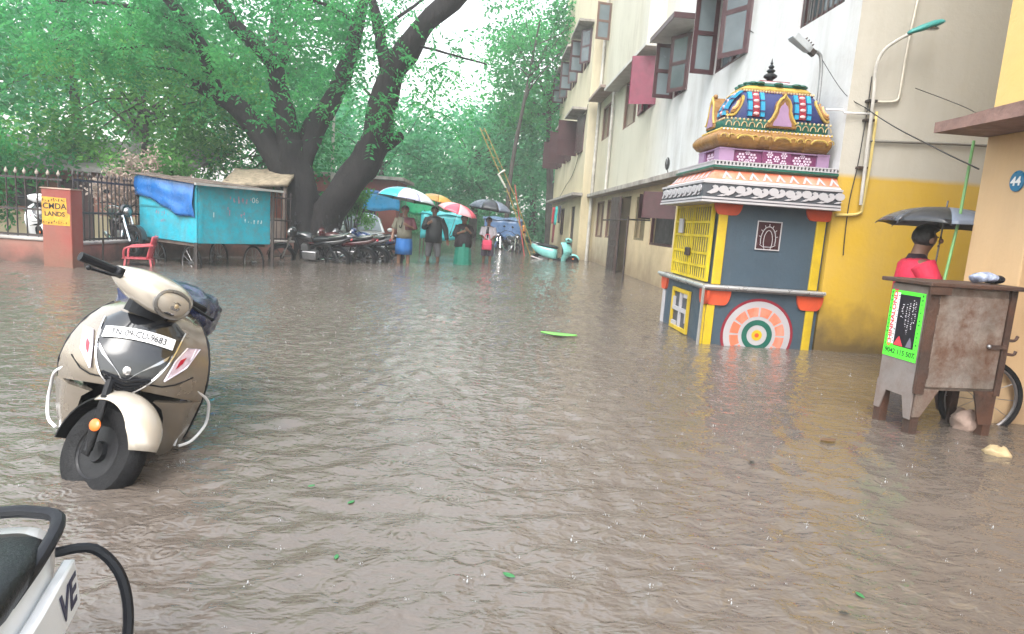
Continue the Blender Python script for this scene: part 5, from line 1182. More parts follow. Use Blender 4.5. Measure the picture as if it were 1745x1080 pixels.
# tarpaulin folded over the end
tp_ = MB(); rings = []
for i in range(13):
    t = i/12; row = []
    for j in range(15):
        s_ = j/14; u = lerp(.02, 2.03, s_); drop = lerp(.62, .42, s_)+.05*math.sin(s_*6); z = lerp(1.485, 1.605, s_)+.03-t*drop*(1-.25*s_*0)
        o_ = -.03-.03*math.sin(t*math.pi)-.025*noise.noise(Vector((u*3, t*4, 1)))-.02*abs(math.sin(s_*7+t*3))*t
        row.append(ax_(u, o_, z+.03*noise.noise(Vector((u*2.5, 7, t)))))
    rings.append(row)
tp_.loft(rings, closed=False).build('tarpaulin', mat('blue_tarpaulin', (.008,.12,.40), .25, var=.2, vscale=3, coat=.3, bump=.5, bscale=9), pc_, smooth=180, solid=.006)
FADE = mat('faded_red_lettering', (.30,.22,.30), .6, var=.4); FADW = mat('faded_white_lettering', (.45,.60,.62), .6, var=.4)
def on_v(z, v): return frame_M(ax_(-.003, v, z), vd, (0,0,1))
def on_u(z, u): return frame_M(ax_(u, -.004, z), -ud, (0,0,1))
for n_, z, v, w_, h_, m_, sd_ in ((6, 1.26, .86, .5, .13, FADE, 3), (6, .87, 1.12, .42, .10, FADW, 5), (1, 1.02, .33, .08, .2, FADW, 6), (1, 1.06, .62, .08, .2, FADE, 7), (2, .98, .9, .12, .12, FADE, 9)): scribble('faded_lettering', n_, w_, h_, on_v(z, v), m_, bx, sd_)
text('lettering', '06', .15, on_v(1.27, 1.16), FADW, bx, depth=.001)
for n_, z, u, w_, h_, sd_ in ((5, .93, 1.15, .5, .10, 11), (3, .79, 1.1, .22, .07, 12)): scribble('faded_lettering', n_, w_, h_, on_u(z, u), FADE, bx, sd_)

# sheds, garden house and dry bush behind the fence
THATCH = mat('dry_thatch', (.30,.24,.17), .9, var=.35, vscale=8, bump=.8, bscale=30, dirt=.4)
sd = thing('thatched_shed', 'small shed with dry thatched roof behind the blue pushcart', 'shed', (-5.75,17.0,0))
rf = MB(); rings = []
for i in range(9): t = i/8; rings.append([(lerp(-.8,.8,s_)+.05*noise.noise(Vector((i,s_*5,0))), lerp(-.9,.9,t), 1.62+.42*(1-abs(2*t-1))+.10*s_+.05*noise.noise(Vector((i*.9,s_*7,3)))) for s_ in np.linspace(0, 1, 16)])
rf.loft(rings, closed=False).build('roof', THATCH, sd, smooth=180, solid=.09)
for x in (-.7,.7):
    for y in (-.75,.75): MB().tube([(x,y,-.3),(x,y,1.75)], .05, 7).build('post', TIMB, sd)
MB().box(-.7,.7,.7,.74,.1,1.6).build('wall', mat('red_brick_board', (.30,.09,.06), .8, var=.3), sd, smooth=0)
MB().box(-.7,.7,-.74,-.70,.1,.9).build('wall', TIMB, sd, smooth=0)
gh = thing('garden_house', 'low red walled house with grey roof behind the fence at the left', 'house', (-10.8,17.2,0))
MB().box(-4.2,2.6,0,3,-.3,1.75).build('wall', plaster('dull_red_wall', [(0,(.50,.42,.28)), (.62,(.34,.13,.10),.03)], .5, (.12,.08,.06), axis='Z'), gh, smooth=0)
MB().add([(-4.5,-.45,1.72),(2.9,-.45,1.72),(2.9,3.3,2.75),(-4.5,3.3,2.75),(-4.5,-.45,1.80),(2.9,-.45,1.80),(2.9,3.3,2.83),(-4.5,3.3,2.83)], [(0,3,2,1),(4,5,6,7),(0,1,5,4),(1,2,6,5),(2,3,7,6),(3,0,4,7)]).build('roof', mat('asbestos_roof', (.24,.22,.22), .8, var=.25, dirt=.5, bump=.4), gh, smooth=0)
for x in (-3.2,-1.6,1.4): MB().box(x,x+.75,-.02,.02,.75,1.45).build('window', DARKROOM, gh, smooth=0)
MB().box(-.3,.55,-.02,.02,-.3,1.5).build('door', MAROON, gh, smooth=0)
gh2 = thing('brick_house', 'reddish house wall seen between the limbs of the huge tree', 'house', (-5.0,25.5,0))
MB().box(-4.5,1.4,0,3,-.3,2.5).build('wall', BRICKRED, gh2, smooth=0)
MB().box(-4.8,1.7,-.4,3.2,2.5,2.62).build('roof', CONC, gh2, smooth=0)
for x in (-3.4,-1.8,-.2): MB().box(x,x+.8,-.03,.01,.9,1.9).build('window', DARKROOM, gh2, smooth=0)
def bush(name, label, x, y, rad, n, ls, lm, seed, zc):
    r = np.random.default_rng(seed); root = thing(name, label, 'bush', (x, y, -.3)); mb = MB()
    for k in range(7): a = k*.9; limb(mb, [(0,0,0), (rad*.3*math.cos(a), rad*.3*math.sin(a), zc*.6), (rad*.8*math.cos(a), rad*.8*math.sin(a), zc+rad*.3*math.sin(k))], [.04,.03,.01], 5, k, .02)
    mb.build('stems', BARK2, root)
    cc = r.normal(size=(26,3))*[rad*.5,rad*.5,rad*.4]+[0,0,zc]; C = np.repeat(cc, n//26, 0)+r.normal(size=(n//26*26,3))*rad*.2
    V, F = leaves(C, r.normal(size=C.shape)+[0,0,-.2], ls*r.uniform(.6,1.3,len(C)), ls*.45, r); mesh_np('foliage', V, F, lm, root)
LEAF_P = leafmat('leaf_dry_pale', (.30,.22,.18), (.48,.38,.33), (.62,.52,.46), .3)
bush('dry_bush', 'pale dried bush heaped above the iron fence', -8.0, 15.0, .65, 3600, .11, LEAF_P, 51, 1.75)
bush('leafy_bush', 'bright green bush beside the thatched shed', -8.2, 16.4, .8, 5200, .13, LEAF_D, 52, 1.9)
bush('leafy_bush', 'small bright green bush seen between the two forks of the huge tree', -4.1, 19.6, .55, 3200, .12, LEAF_D, 53, 1.75)
bush('leafy_bush', 'green bush over the fence at the far left edge', -10.6, 13.6, .9, 5200, .13, LEAF_B, 54, 1.9)
# lamp post behind the tree
lp = MB().tube([(0,0,-.3),(0,0,5.2)], .05, 8).build('grey_post', PIPE); lp.location = at(566,300,21)*1; lp.location.z = 0; tag(lp, 'slim grey post standing between the limbs of the huge tree', 'post')
# ------------------------------------------------------------------ people and umbrellas
SKIN = mat('brown_skin', (.20,.105,.068), .5, var=.08, bump=.05)
HAIR = mat('black_hair', (.012,.010,.010), .45, var=.3, bump=.4, bscale=80)
def person(label, loc, yaw, h=1.7, arms=None, legs=None, head=(0,0), shoulder=.17, group=None, build_=1.0):
    "one continuous skinned body; returns root and the joints (facing +x, left is +y)"
    root = thing('person', label, 'person', loc, (0,0,R_(yaw)), group); k = h/1.7
    J = {'pel':(0,0,.92),'sp':(0,0,1.08),'ch':(.01,0,1.28),'nk':(.005,0,1.44),'hb':(.02,0,1.52),'hd':(.03+head[0],head[1],1.60),'ht':(.02+head[0],head[1],1.665)}
    Rr = {'pel':.125,'sp':.115,'ch':.13,'nk':.052,'hb':.062,'hd':.088,'ht':.06}
    E = [('pel','sp'),('sp','ch'),('ch','nk'),('nk','hb'),('hb','hd'),('hd','ht')]
    arms = arms or {}; legs = legs or {}
    for s, q in (('l',1),('r',-1)):
        J['sh'+s] = (0, q*shoulder, 1.385); Rr['sh'+s] = .062; E.append(('ch','sh'+s))
        el, wr = arms.get(s, ((-.02, q*.23, 1.12), (.05, q*.25, .88)))
        J['el'+s] = el; J['wr'+s] = wr; Rr['el'+s] = .042; Rr['wr'+s] = .028; E += [('sh'+s,'el'+s),('el'+s,'wr'+s)]
        d = (Vector(wr)-Vector(el)).normalized(); side = d.cross(Vector((1,0,0)) if abs(d.x) < .8 else Vector((0,1,0))).normalized(); pal = Vector(wr)+d*.07; nrm = d.cross(side)
        J['pm'+s] = tuple(pal); Rr['pm'+s] = .034; E.append(('wr'+s,'pm'+s))
        for i, (o, ln) in enumerate(((-.027,.062),(-.009,.075),(.010,.070),(.028,.055))):
            a = pal+side*o+d*.025; b = a+d*ln*.55+nrm*.010; c = b+d*ln*.35+nrm*.025
            for n_, p in (('a',a),('b',b),('c',c)): J[f'f{s}{i}{n_}'] = tuple(p); Rr[f'f{s}{i}{n_}'] = .0095
            E += [('pm'+s,f'f{s}{i}a'),(f'f{s}{i}a',f'f{s}{i}b'),(f'f{s}{i}b',f'f{s}{i}c')]
        a = Vector(wr)+d*.03-side*.03; b = a+d*.03-side*.022+nrm*.01; J[f't{s}a'] = tuple(a); J[f't{s}b'] = tuple(b); Rr[f't{s}a'] = .012; Rr[f't{s}b'] = .010; E += [('wr'+s,f't{s}a'),(f't{s}a',f't{s}b')]
        kn, an = legs.get(s, ((.02,q*.10,.50),(0,q*.10,.09)))
        J['hp'+s] = (0,q*.085,.86); J['kn'+s] = kn; J['an'+s] = an; J['to'+s] = (an[0]+.15, an[1]+q*.015, an[2]-.06)
        Rr['hp'+s] = .088; Rr['kn'+s] = .056; Rr['an'+s] = .038; Rr['to'+s] = .03; E += [('pel','hp'+s),('hp'+s,'kn'+s),('kn'+s,'an'+s),('an'+s,'to'+s)]
    names = list(J); ix = {n_: i for i, n_ in enumerate(names)}
    me = bpy.data.meshes.new('body'); me.from_pydata([tuple(c*k for c in J[n_]) for n_ in names], [(ix[a], ix[b]) for a, b in E], [])
    o = bpy.data.objects.new('body', me); col.objects.link(o); o.parent = root; me.materials.append(SKIN)
    sk = o.modifiers.new('skin', 'SKIN'); sk.use_smooth_shade = True
    lay = me.skin_vertices[0] if me.skin_vertices else None
    for n_ in names:
        v = lay.data[ix[n_]]; v.radius = (Rr[n_]*k*build_,)*2; v.use_root = (n_ == 'pel')
    sb_ = o.modifiers.new('sub', 'SUBSURF'); sb_.levels = sb_.render_levels = 2
    # nose, ears, eyes sit in the head's surface
    hd = Vector(J['hd'])*k
    f_ = MB().ell(hd+Vector((.098,0,-.012))*k, (.020*k,.014*k,.022*k), 8, 6).build('nose', SKIN, root)
    for q in (-1, 1):
        MB().ell(hd+Vector((0,q*.090,-.01))*k, (.022*k,.012*k,.032*k), 8, 6).build('ear', SKIN, root)
        MB().ell(hd+Vector((.080,q*.034,.018))*k, (.008*k,.016*k,.007*k), 8, 5).build('eye', HAIR, root)
    MB().ell(hd+Vector((.084,0,-.055))*k, (.006*k,.026*k,.007*k), 8, 5).build('mouth', mat('lips', (.12,.045,.04), .5), root)
    return root, {n_: Vector(p)*k for n_, p in J.items()}, k
def hair(root, J, k, m=HAIR, back=.02, size=1.0):
    c = J['hd']+Vector((-.014,0,.022))*k; h = MB().ell(c, (.104*k*size,.100*k*size,.098*k*size), 18, 12)
    h.v = [tuple(Vector(v) + noise.noise_vector(Vector(v)*40)*.006 + (Vector((-.045,0,0)) if (v[0] > c.x+.045*k and v[2] < c.z+.045*k) else Vector((0,0,0)))) for v in h.v]
    return h.build('hair', m, root, smooth=180)
def garment(root, name, rings, m, pleat=0, n=24, seed=0, close=False, amp=.008):
    "cloth round the body: (z, half depth, half width, centre x, centre y)"
    mb = MB(); R = []
    for i, (z, rx, ry, cx, cy) in enumerate(rings):
        R.append([Vector((cx+rx*math.cos(a)*(1+pleat*math.sin(a*9+i*.2)), cy+ry*math.sin(a)*(1+pleat*math.sin(a*9+i*.2)), z))+noise.noise_vector(Vector((math.cos(a)*3, math.sin(a)*3, z*6+seed)))*amp for a in np.linspace(0, 2*math.pi, n+1)[:-1]])
    mb.loft(R, close, close); return mb.build(name, m, root, smooth=180, solid=.006)
def sleeve(root, pts, rads, m, name='sleeve'): return MB().tube(bez(pts, 4), [lerp(rads[min(i//4, len(rads)-2)], rads[min(i//4, len(rads)-2)+1], (i % 4)/4) if i//4 < len(rads)-1 else rads[-1] for i in range(4*(len(pts)-1)+1)], 12, cap=False).jitter(.008, 9).build(name, m, root, smooth=180, solid=.004)
SHAFT = mat('umbrella_shaft', (.12,.12,.13), .3, metal=.7)
def umbrella(label, apex, tilt, az, rad, dep, cols, shaft=.85, spin=0, group='umbrellas over the people'):
    root = thing('umbrella', label, 'umbrella', apex, group=group); root.rotation_euler = (Matrix.Rotation(R_(az), 4, 'Z') @ Matrix.Rotation(R_(tilt), 4, 'Y') @ Matrix.Rotation(R_(spin), 4, 'Z')).to_euler()
    n = 8
    for k in range(n):
        a0, a1 = 2*math.pi*k/n, 2*math.pi*(k+1)/n; R = []
        for i in range(8):
            t = i/7; row = []
            for j in range(7):
                s_ = j/6; a = lerp(a0, a1, s_); flat = 1-.055*math.sin(s_*math.pi)*t; r_ = rad*math.sin(t*1.25)/math.sin(1.25)*flat
                row.append((r_*math.cos(a), r_*math.sin(a), -dep*(1-math.cos(t*1.25))/(1-math.cos(1.25))-.018*math.sin(s_*math.pi)*t*-1*.6))
            R.append(row)
        MB().loft(R, closed=False).build('canopy_panel', cols[k % len(cols)], root, smooth=180, solid=.003)
        rb = [(rad*math.sin(t*1.25)/math.sin(1.25)*math.cos(a0), rad*math.sin(t*1.25)/math.sin(1.25)*math.sin(a0), -dep*(1-math.cos(t*1.25))/(1-math.cos(1.25))-.008) for t in np.linspace(0, 1.02, 7)]
        MB().tube(rb, .004, 5).build('rib', SHAFT, root)
    MB().tube([(0,0,.06),(0,0,-shaft)], .007, 6).build('shaft', SHAFT, root)
    MB().tube(bez([(0,0,-shaft),(0,0,-shaft-.10),(.025,0,-shaft-.14),(.055,0,-shaft-.12),(.055,0,-shaft-.08)], 4), .012, 7).build('handle', BLKPL, root)
    return root
def cloth(name, c, rough=.75, **k): return mat(name, c, rough, var=.12, vscale=7, bump=.3, bscale=50, **k)
U = lambda nm, c: mat(nm, c, .35, var=.06, bump=.05, coat=.2)
UG, UWH, UCY, ULV, UYL, UPK, UPW, UBK, UGY = U('umbrella_green', (.01,.35,.14)), U('umbrella_white', (.62,.70,.74)), U('umbrella_cyan', (.05,.48,.62)), U('umbrella_lavender', (.44,.44,.62)), U('umbrella_ochre', (.62,.34,.06)), U('umbrella_pink', (.70,.09,.14)), U('umbrella_pale_pink', (.72,.38,.42)), U('umbrella_black', (.018,.02,.025)), U('umbrella_grey', (.16,.19,.25))
PG = 'people wading under umbrellas'
# man in blue wrap
p, J, k = person('man in olive shirt and blue knee length wrap wading under the striped umbrella', (-2.05,16.15,-.28), -92, 1.70, {'l': ((.05,.27,1.14),(.24,.13,1.22)), 'r': ((.0,-.27,1.14),(.10,-.28,.95))}, {'l': ((.03,.11,.50),(.0,.12,.09)), 'r': ((.05,-.11,.50),(.02,-.12,.09))}, group=PG)
hair(p, J, k); OLV = cloth('olive_shirt', (.17,.16,.12)); MRN = cloth('maroon_shawl', (.13,.035,.05)); BLW = cloth('blue_wrap', (.012,.11,.34))
garment(p, 'shirt', [(1.43*k,.07,.10,0,0),(1.40*k,.11,.19,0,0),(1.28*k,.145,.205,.01,0),(1.08*k,.14,.18,.01,0),(.90*k,.145,.185,.01,0)], OLV)
garment(p, 'wrap', [(.98*k,.135,.175,0,0),(.85*k,.155,.195,0,0),(.68*k,.17,.21,.01,0),(.50*k,.165,.205,.02,0)], BLW, .03, amp=.012)
sleeve(p, [J['shl'],(J['shl']+J['ell'])/2,J['ell']], [.075,.07,.065], MRN); sleeve(p, [J['shr'],(J['shr']+J['elr'])/2,J['elr']], [.078,.075,.07], OLV)
garment(p, 'shawl', [(1.42*k,.10,.15,.005,.06),(1.30*k,.155,.14,.015,.085),(1.12*k,.155,.10,.02,.10)], MRN)
MB().tube([J['hd']+Vector((.098*math.cos(a)-.005, .094*math.sin(a), .035)) for a in np.linspace(0, 2*math.pi, 19)[:-1]], .016, 6, closed=True).build('headband', cloth('maroon_band', (.12,.025,.03)), p)
umbrella('green white cyan and lavender panelled umbrella over the man in the blue wrap', (-1.98,16.0,1.86), 8, 20, .74, .30, [UCY, ULV, UWH, UG, UG, UWH, UCY, ULV], .85, 195)
# man in black jacket
p, J, k = person('man in black rain jacket and shorts wading under the ochre umbrella', (-1.44,17.65,-.28), -88, 1.76, {'l': ((.0,.30,1.13),(.04,.36,.86)), 'r': ((.06,-.26,1.15),(.22,-.14,1.25))}, {'l': ((.06,.13,.50),(.04,.15,.09)), 'r': ((.0,-.12,.50),(-.04,-.14,.09))}, group=PG)
hair(p, J, k); BJ = cloth('black_jacket', (.014,.016,.020), .5); GSH = cloth('grey_shorts', (.13,.13,.14))
garment(p, 'jacket', [(1.46*k,.08,.10,0,0),(1.41*k,.13,.21,0,0),(1.25*k,.165,.225,.01,0),(1.0*k,.17,.22,.01,0),(.76*k,.185,.235,.01,0)], BJ, .01)
for s, q in (('l',1),('r',-1)):
    sleeve(p, [J['sh'+s], (J['sh'+s]+J['el'+s])/2, J['el'+s], (J['el'+s]+J['wr'+s])/2, J['wr'+s]], [.09,.083,.075,.065,.055], BJ)
    sleeve(p, [J['hp'+s], (J['hp'+s]+J['kn'+s])/2, J['kn'+s], J['kn'+s]*.75+J['an'+s]*.25], [.115,.10,.085,.08], GSH, 'trouser_leg')
umbrella('ochre yellow umbrella over the man in the black jacket', (-1.36,17.55,1.81), 10, 0, .50, .20, [UYL, UYL, mat('umbrella_mustard', (.50,.27,.07), .35)], .8, 10)
# woman in green
p, J, k = person('woman in dark green dress and black shawl wading under the pink umbrella', (-.60,17.1,-.28), -85, 1.58, {'l': ((.04,.25,1.16),(.22,.12,1.28)), 'r': ((.06,-.25,1.14),(.20,-.08,1.22))}, group=PG, shoulder=.155)
hair(p, J, k, size=1.06); GD = cloth('green_dress', (.008,.16,.11)); BS = cloth('black_shawl', (.016,.012,.016))
garment(p, 'dress', [(1.42*k,.07,.09,0,0),(1.38*k,.11,.17,0,0),(1.25*k,.15,.18,.015,0),(1.05*k,.13,.16,.01,0),(.88*k,.16,.19,.01,0),(.55*k,.185,.215,.01,0),(.25*k,.20,.24,.01,0),(.10*k,.205,.25,.01,0)], GD, .055, n=40, amp=.014)
garment(p, 'shawl', [(1.45*k,.09,.11,-.01,0),(1.40*k,.14,.20,-.015,0),(1.20*k,.185,.235,-.02,0),(1.0*k,.175,.225,-.005,0),(.80*k,.185,.235,-.01,0)], BS, .02, amp=.02)
for s in 'lr': sleeve(p, [J['sh'+s], (J['sh'+s]+J['el'+s])/2, J['el'+s], (J['el'+s]+J['wr'+s])/2], [.085,.08,.075,.06], BS)
MB().tube(bez([J['hd']+Vector((-.06,.06,0)), J['hd']+Vector((-.09,0,.04)), J['hd']+Vector((-.10,-.02,-.12)), J['nk']+Vector((-.08,0,-.15))], 4), .04, 8).build('long_hair', HAIR, p)
umbrella('pink and rose umbrella tilted over the woman in green', (-.74,16.95,1.58), 16, -18, .54, .22, [UPK, UPW, UPK, UPK, UPW], .75, 24)
# child with bag
p, J, k = person('schoolchild in pale shirt with a pink bag wading under the dark chequered umbrella', (.06,18.65,-.28), -95, 1.58, {'l': ((.02,.22,1.14),(.16,.10,1.0)), 'r': ((.04,-.22,1.14),(.17,-.06,1.02))}, {'l': ((.05,.10,.50),(.03,.10,.09)), 'r': ((.0,-.10,.50),(-.03,-.11,.09))}, group=PG, shoulder=.15, build_=.92)
hair(p, J, k); PSH = cloth('pale_shirt', (.58,.54,.60)); DSH = cloth('dusty_purple_shorts', (.10,.085,.12))
garment(p, 'shirt', [(1.42*k,.06,.08,0,0),(1.39*k,.10,.165,0,0),(1.25*k,.13,.175,.01,0),(1.05*k,.12,.155,.01,0),(.86*k,.135,.17,.01,0)], PSH)
garment(p, 'tie', [(1.40*k,.012,.02,.10,0),(1.2*k,.012,.03,.145,0),(1.06*k,.008,.012,.138,0)], BS, close=True, n=8, amp=.002)
for s in 'lr':
    sleeve(p, [J['sh'+s], (J['sh'+s]+J['el'+s])/2, J['el'+s]], [.07,.068,.064], PSH)
    sleeve(p, [J['hp'+s], (J['hp'+s]+J['kn'+s])/2, J['kn'+s]], [.105,.10,.095], DSH, 'shorts_leg')
bg = thing('school_bag', 'bright pink bag held in front of the schoolchild', 'bag', (.04,18.43,.52), (0,0,R_(-5)))
PKB = mat('pink_bag', (.75,.06,.14), .5, var=.1, bump=.2)
MB().box(-.14,.14,-.05,.05,-.16,.13).build('bag_body', PKB, bg, bevel=.035); MB().box(-.10,.10,-.075,-.05,-.13,.0).build('pocket', mat('pink_bag_pocket', (.62,.05,.12), .5), bg, bevel=.015)
MB().tube(bez([(-.08,0,.12),(-.05,.02,.28),(.05,.02,.28),(.08,0,.12)], 4), .012, 6).build('strap', PKB, bg)
umbrella('black and grey panelled umbrella over the schoolchild', (.10,18.5,1.80), 6, 10, .66, .30, [UGY, UBK, UBK, UGY, mat('umbrella_slate', (.08,.10,.13), .3), UBK], .85, 12)
# far figure in orange
p, J, k = person('far figure in orange top beside the far motorcycles', (1.75,32.5,-.28), -110, 1.66); hair(p, J, k)
garment(p, 'top', [(1.42*k,.07,.09,0,0),(1.38*k,.12,.19,0,0),(1.2*k,.15,.2,0,0),(.9*k,.15,.19,0,0)], cloth('orange_top', (.62,.22,.02)))
garment(p, 'skirt', [(.95*k,.14,.18,0,0),(.6*k,.16,.2,0,0),(.1*k,.18,.21,0,0)], BS)
# man in red behind the cart
p, J, k = person('man in red shirt with dark collar standing behind the rusty cart', (3.70,5.32,-.33), -18, 1.74, {'r': ((.10,-.27,1.16),(.33,-.16,1.18)), 'l': ((.16,.20,1.16),(.38,.06,1.22))}, head=(.03,0), shoulder=.175)
hair(p, J, k, size=1.04); RSH = cloth('red_shirt', (.55,.018,.055))
garment(p, 'shirt', [(1.435*k,.07,.085,0,0),(1.415*k,.105,.15,0,0),(1.385*k,.125,.205,0,0),(1.25*k,.15,.215,.01,0),(1.05*k,.145,.195,.01,0),(.82*k,.15,.20,.01,0)], RSH, n=32)
garment(p, 'collar', [(1.47*k,.062,.068,.0,0),(1.43*k,.078,.095,.0,0),(1.415*k,.10,.12,.0,0)], cloth('dark_collar', (.03,.014,.022)), amp=.003)
for s in 'lr':
    sl_ = sleeve(p, [J['sh'+s], (J['sh'+s]*.5+J['el'+s]*.5), J['el'+s]], [.092,.085,.08], RSH)
    sleeve(p, [J['hp'+s], (J['hp'+s]+J['kn'+s])/2, J['kn'+s], J['an'+s]], [.115,.10,.085,.075], cloth('dark_trousers', (.03,.03,.04)), 'trouser_leg')
umbrella('black umbrella held over the man in red beside the yellow wall', (3.86,5.28,1.575), 2, 0, .50, .16, [UBK, UGY, UBK, mat('umbrella_charcoal', (.035,.04,.05), .25, coat=.4)], .55, 15, group=None)

# ------------------------------------------------------------------ rusty cart, wheel and stones at the right
RUST = mat('rusty_sheet', (.19,.155,.13), .45, var=.4, vscale=4, rust=.85, rcol=(.10,.042,.022), rscale=4.5, dirt=.6, dcol=(.30,.27,.25), dscale=3.2, bump=.4, metal=.1, streak=.5)
RUSTD = mat('dark_rust', (.045,.028,.022), .6, var=.35, vscale=5, rust=.5, bump=.4)
GREYSH = mat('grey_side_sheet', (.21,.185,.175), .5, var=.2, vscale=3, rust=.45, rscale=3.5, rcol=(.12,.06,.035), bump=.2)
ct = thing('street_cart', 'rusty sheet metal cart with green poster and open legs by the peach building', 'cart', (2.86,3.92,0), (0,0,R_(6)))
W_, D_ = .60, .33
MB().box(0,W_,0,D_,.30,.985).build('cabinet', RUST, ct, smooth=0, bevel=.008)
MB().box(-.014,-.002,.01,D_-.01,.30,.975).build('side_panel', GREYSH, ct, smooth=0)
MB().box(-.02,.045,-.022,.0,.28,.985).build('corner_angle', RUSTD, ct, smooth=0); MB().box(W_-.03,W_+.015,-.02,.0,.28,.985).build('corner_angle', RUSTD, ct, smooth=0)
dr = MB().box(.055,W_-.04,-.018,-.002,.325,.93).build('door', RUST, ct, smooth=0, bevel=.004)
for z in (.42,.84): MB().tube([(.052,-.012,z-.035),(.052,-.012,z+.035)], .010, 6).build('hinge', RUSTD, dr)
MB().box(W_-.13,W_-.01,-.032,-.018,.60,.625).build('latch', RUSTD, dr, smooth=0); MB().ell((W_-.14,-.03,.615), .014, 8, 6).build('latch_knob', ALLOY, dr)
MB().tube(bez([(W_+.0,-.01,.66),(W_+.05,-.02,.66),(W_+.07,-.02,.69)], 4), .010, 6).build('hook', RUSTD, ct); MB().tube(bez([(W_+.0,-.01,.57),(W_+.06,-.02,.565),(W_+.075,-.02,.59)], 4), .010, 6).build('hook', RUSTD, ct)
MB().box(-.055,W_+.10,-.055,D_+.06,.985,1.012).build('top_plate', RUSTD, ct, smooth=0, bevel=.006)
MB().box(-.05,.10,-.05,-.04,.935,.984).build('lip', RUSTD, ct, smooth=0)
for x in (.0, W_-.05):
    for y in (.0, D_-.05): MB().loft([[(x+a*.06,y+b*.06,z) for a, b in ((0,0),(1,0),(1,1),(0,1))] for z in (-.3,.30)]).build('leg', RUSTD, ct, smooth=0)
for y in (-.012, D_):
    MB().prism([(.0,.31),(.0,.12),(.05,.12),(.16,.30),(.16,.31)], y, y+.01, lambda u, v, t: (u, t, v)).build('gusset', RUST, ct, smooth=0)
    MB().prism([(W_,.31),(W_,.08),(W_-.10,.08),(W_-.17,.30),(W_-.17,.31)], y, y+.01, lambda u, v, t: (u, t, v)).build('gusset', RUSTD, ct, smooth=0)
MB().prism([(.0,.30),(.0,.10),(.05,.10),(.09,.24),(.24,.24),(.28,.10),(D_,.10),(D_,.30)], -.014, -.004, lambda u, v, t: (t, u, v)).build('side_skirt', GREYSH, ct, smooth=0)
MB().tube([(.04,.02,.08),(.30,.2,.22)], .010, 6).build('brace', RUSTD, ct)
# poster
GRN = mat('fluorescent_green_print', (.10,.85,.05), .4, var=.05, bump=0); BLK = mat('poster_black', (.012,.010,.016), .35, var=.2, bump=0); PRD = mat('poster_red', (.75,.05,.07), .4, bump=0); PWH = mat('poster_white', (.72,.70,.74), .4, bump=0)
po = thing('poster', 'fluorescent green bordered poster with phone number on the side of the rusty cart', 'poster', (2.86,3.92,0), (0,0,R_(6)))
fp = lambda u, v, t: (-.0165-t, D_-.012-u, v)     # u runs left to right as seen from the street
def pr_(a, b, c, d, t0, t1): return MB().prism([(a,c),(b,c),(b,d),(a,d)], t0, t1, fp)
ps = pr_(.0,.30,.475,.93,0,.0015).build('sheet', GRN, po, smooth=0)
pr_(.085,.262,.555,.905,.0016,.0022).build('black_panel', BLK, ps, smooth=0); pr_(.030,.062,.565,.915,.0016,.0022).build('white_strip', PWH, ps, smooth=0); pr_(.064,.086,.565,.915,.0016,.0021).build('white_strip', PWH, ps, smooth=0)
MB().prism([(.088,.56),(.17,.56),(.145,.60),(.13,.625),(.11,.60)], .0023, .0028, fp).build('red_shape', PRD, ps, smooth=0)
MB().prism([(.195,.562),(.245,.562),(.24,.60),(.225,.63),(.21,.60)], .0023, .0028, fp).build('figure_shape', mat('poster_grey', (.16,.15,.2), .4), ps, smooth=0)
def ptext(s, u, v, sz, m_, rot=True, t=.0026, sx=1.0, bold=0):
    M = frame_M(fp(u, v, t), (0,0,1) if rot else (0,-1,0), (0,1,0) if rot else (0,0,1)); text('lettering', s, sz, M, m_, ps, depth=.0003, sx=sx, bold=bold)
ptext('CHINNALONDI', .046, .74, .046, PRD, sx=1.22, bold=.0015); scribble('fine_print', 16, .33, .016, frame_M(fp(.075,.74,.0026), (0,0,1), (0,1,0)), BLK, ps, 21, .0003)
for q_, (u, v, w_, h_, n_) in enumerate(((.125,.80,.10,.024,6),(.160,.77,.16,.016,11),(.185,.75,.22,.016,15),(.215,.78,.20,.015,14),(.235,.80,.15,.015,10))): scribble('fine_print', n_, w_, h_, frame_M(fp(u, v, .0026), (0,0,1), (0,1,0)), PWH, ps, 30+q_, .0003)
ptext('9042 115 507', .15, .515, .046, mat('poster_ink', (.02,.06,.02), .5), rot=False, sx=1.02, bold=.001)
rgb = random.Random(3); bl = MB()
for k in range(16):
    v = .50+k*.027
    for u in (.008, .275):
        s_ = rgb.uniform(.005,.012); bl.prism([(u,v),(u+s_,v),(u+s_,v+s_*1.2),(u,v+s_*1.2)], .0016, .002, fp)
tag(bl.build('print_marks', mat('poster_dark_green', (.01,.13,.02), .5), ps, smooth=0), kind='stuff')
gp_ = MB().tube([(3.66,4.90,.95),(3.73,4.94,1.5),(3.755,4.96,2.08)], .011, 7).build('green_pole', mat('green_pole_paint', (.16,.36,.13), .4, var=.2)); tag(gp_, 'thin green pole rising from the cart top to the roof slab', 'pole')
bn = thing('bundle', 'striped cloth bundle lying on top of the rusty cart', 'bundle', (3.35,4.12,1.03))
MB().ell((0,0,.02),(.10,.06,.04),14,9).jitter(.02,14).build('cloth', mat('striped_cloth', (.30,.34,.46), .6, var=.8, vscale=18, bump=.4), bn, smooth=180); MB().ell((.09,.01,.015),(.06,.05,.03),12,8).jitter(.015,16).build('wrap', BLKPL, bn, smooth=180)
wb = thing('white_packet', 'small white and green packet on the ledge inside the peach doorway', 'packet', (3.86,4.12,.84))
MB().box(0,.16,0,.08,-.05,.05).build('carton', WHITEP, wb, bevel=.01); MB().box(.04,.10,-.004,.0,-.04,.03).build('label_patch', UG, wb, smooth=0)
MB().box(-.02,.6,-.03,.12,-.075,-.052).build('shelf_board', TIMB, wb, smooth=0)
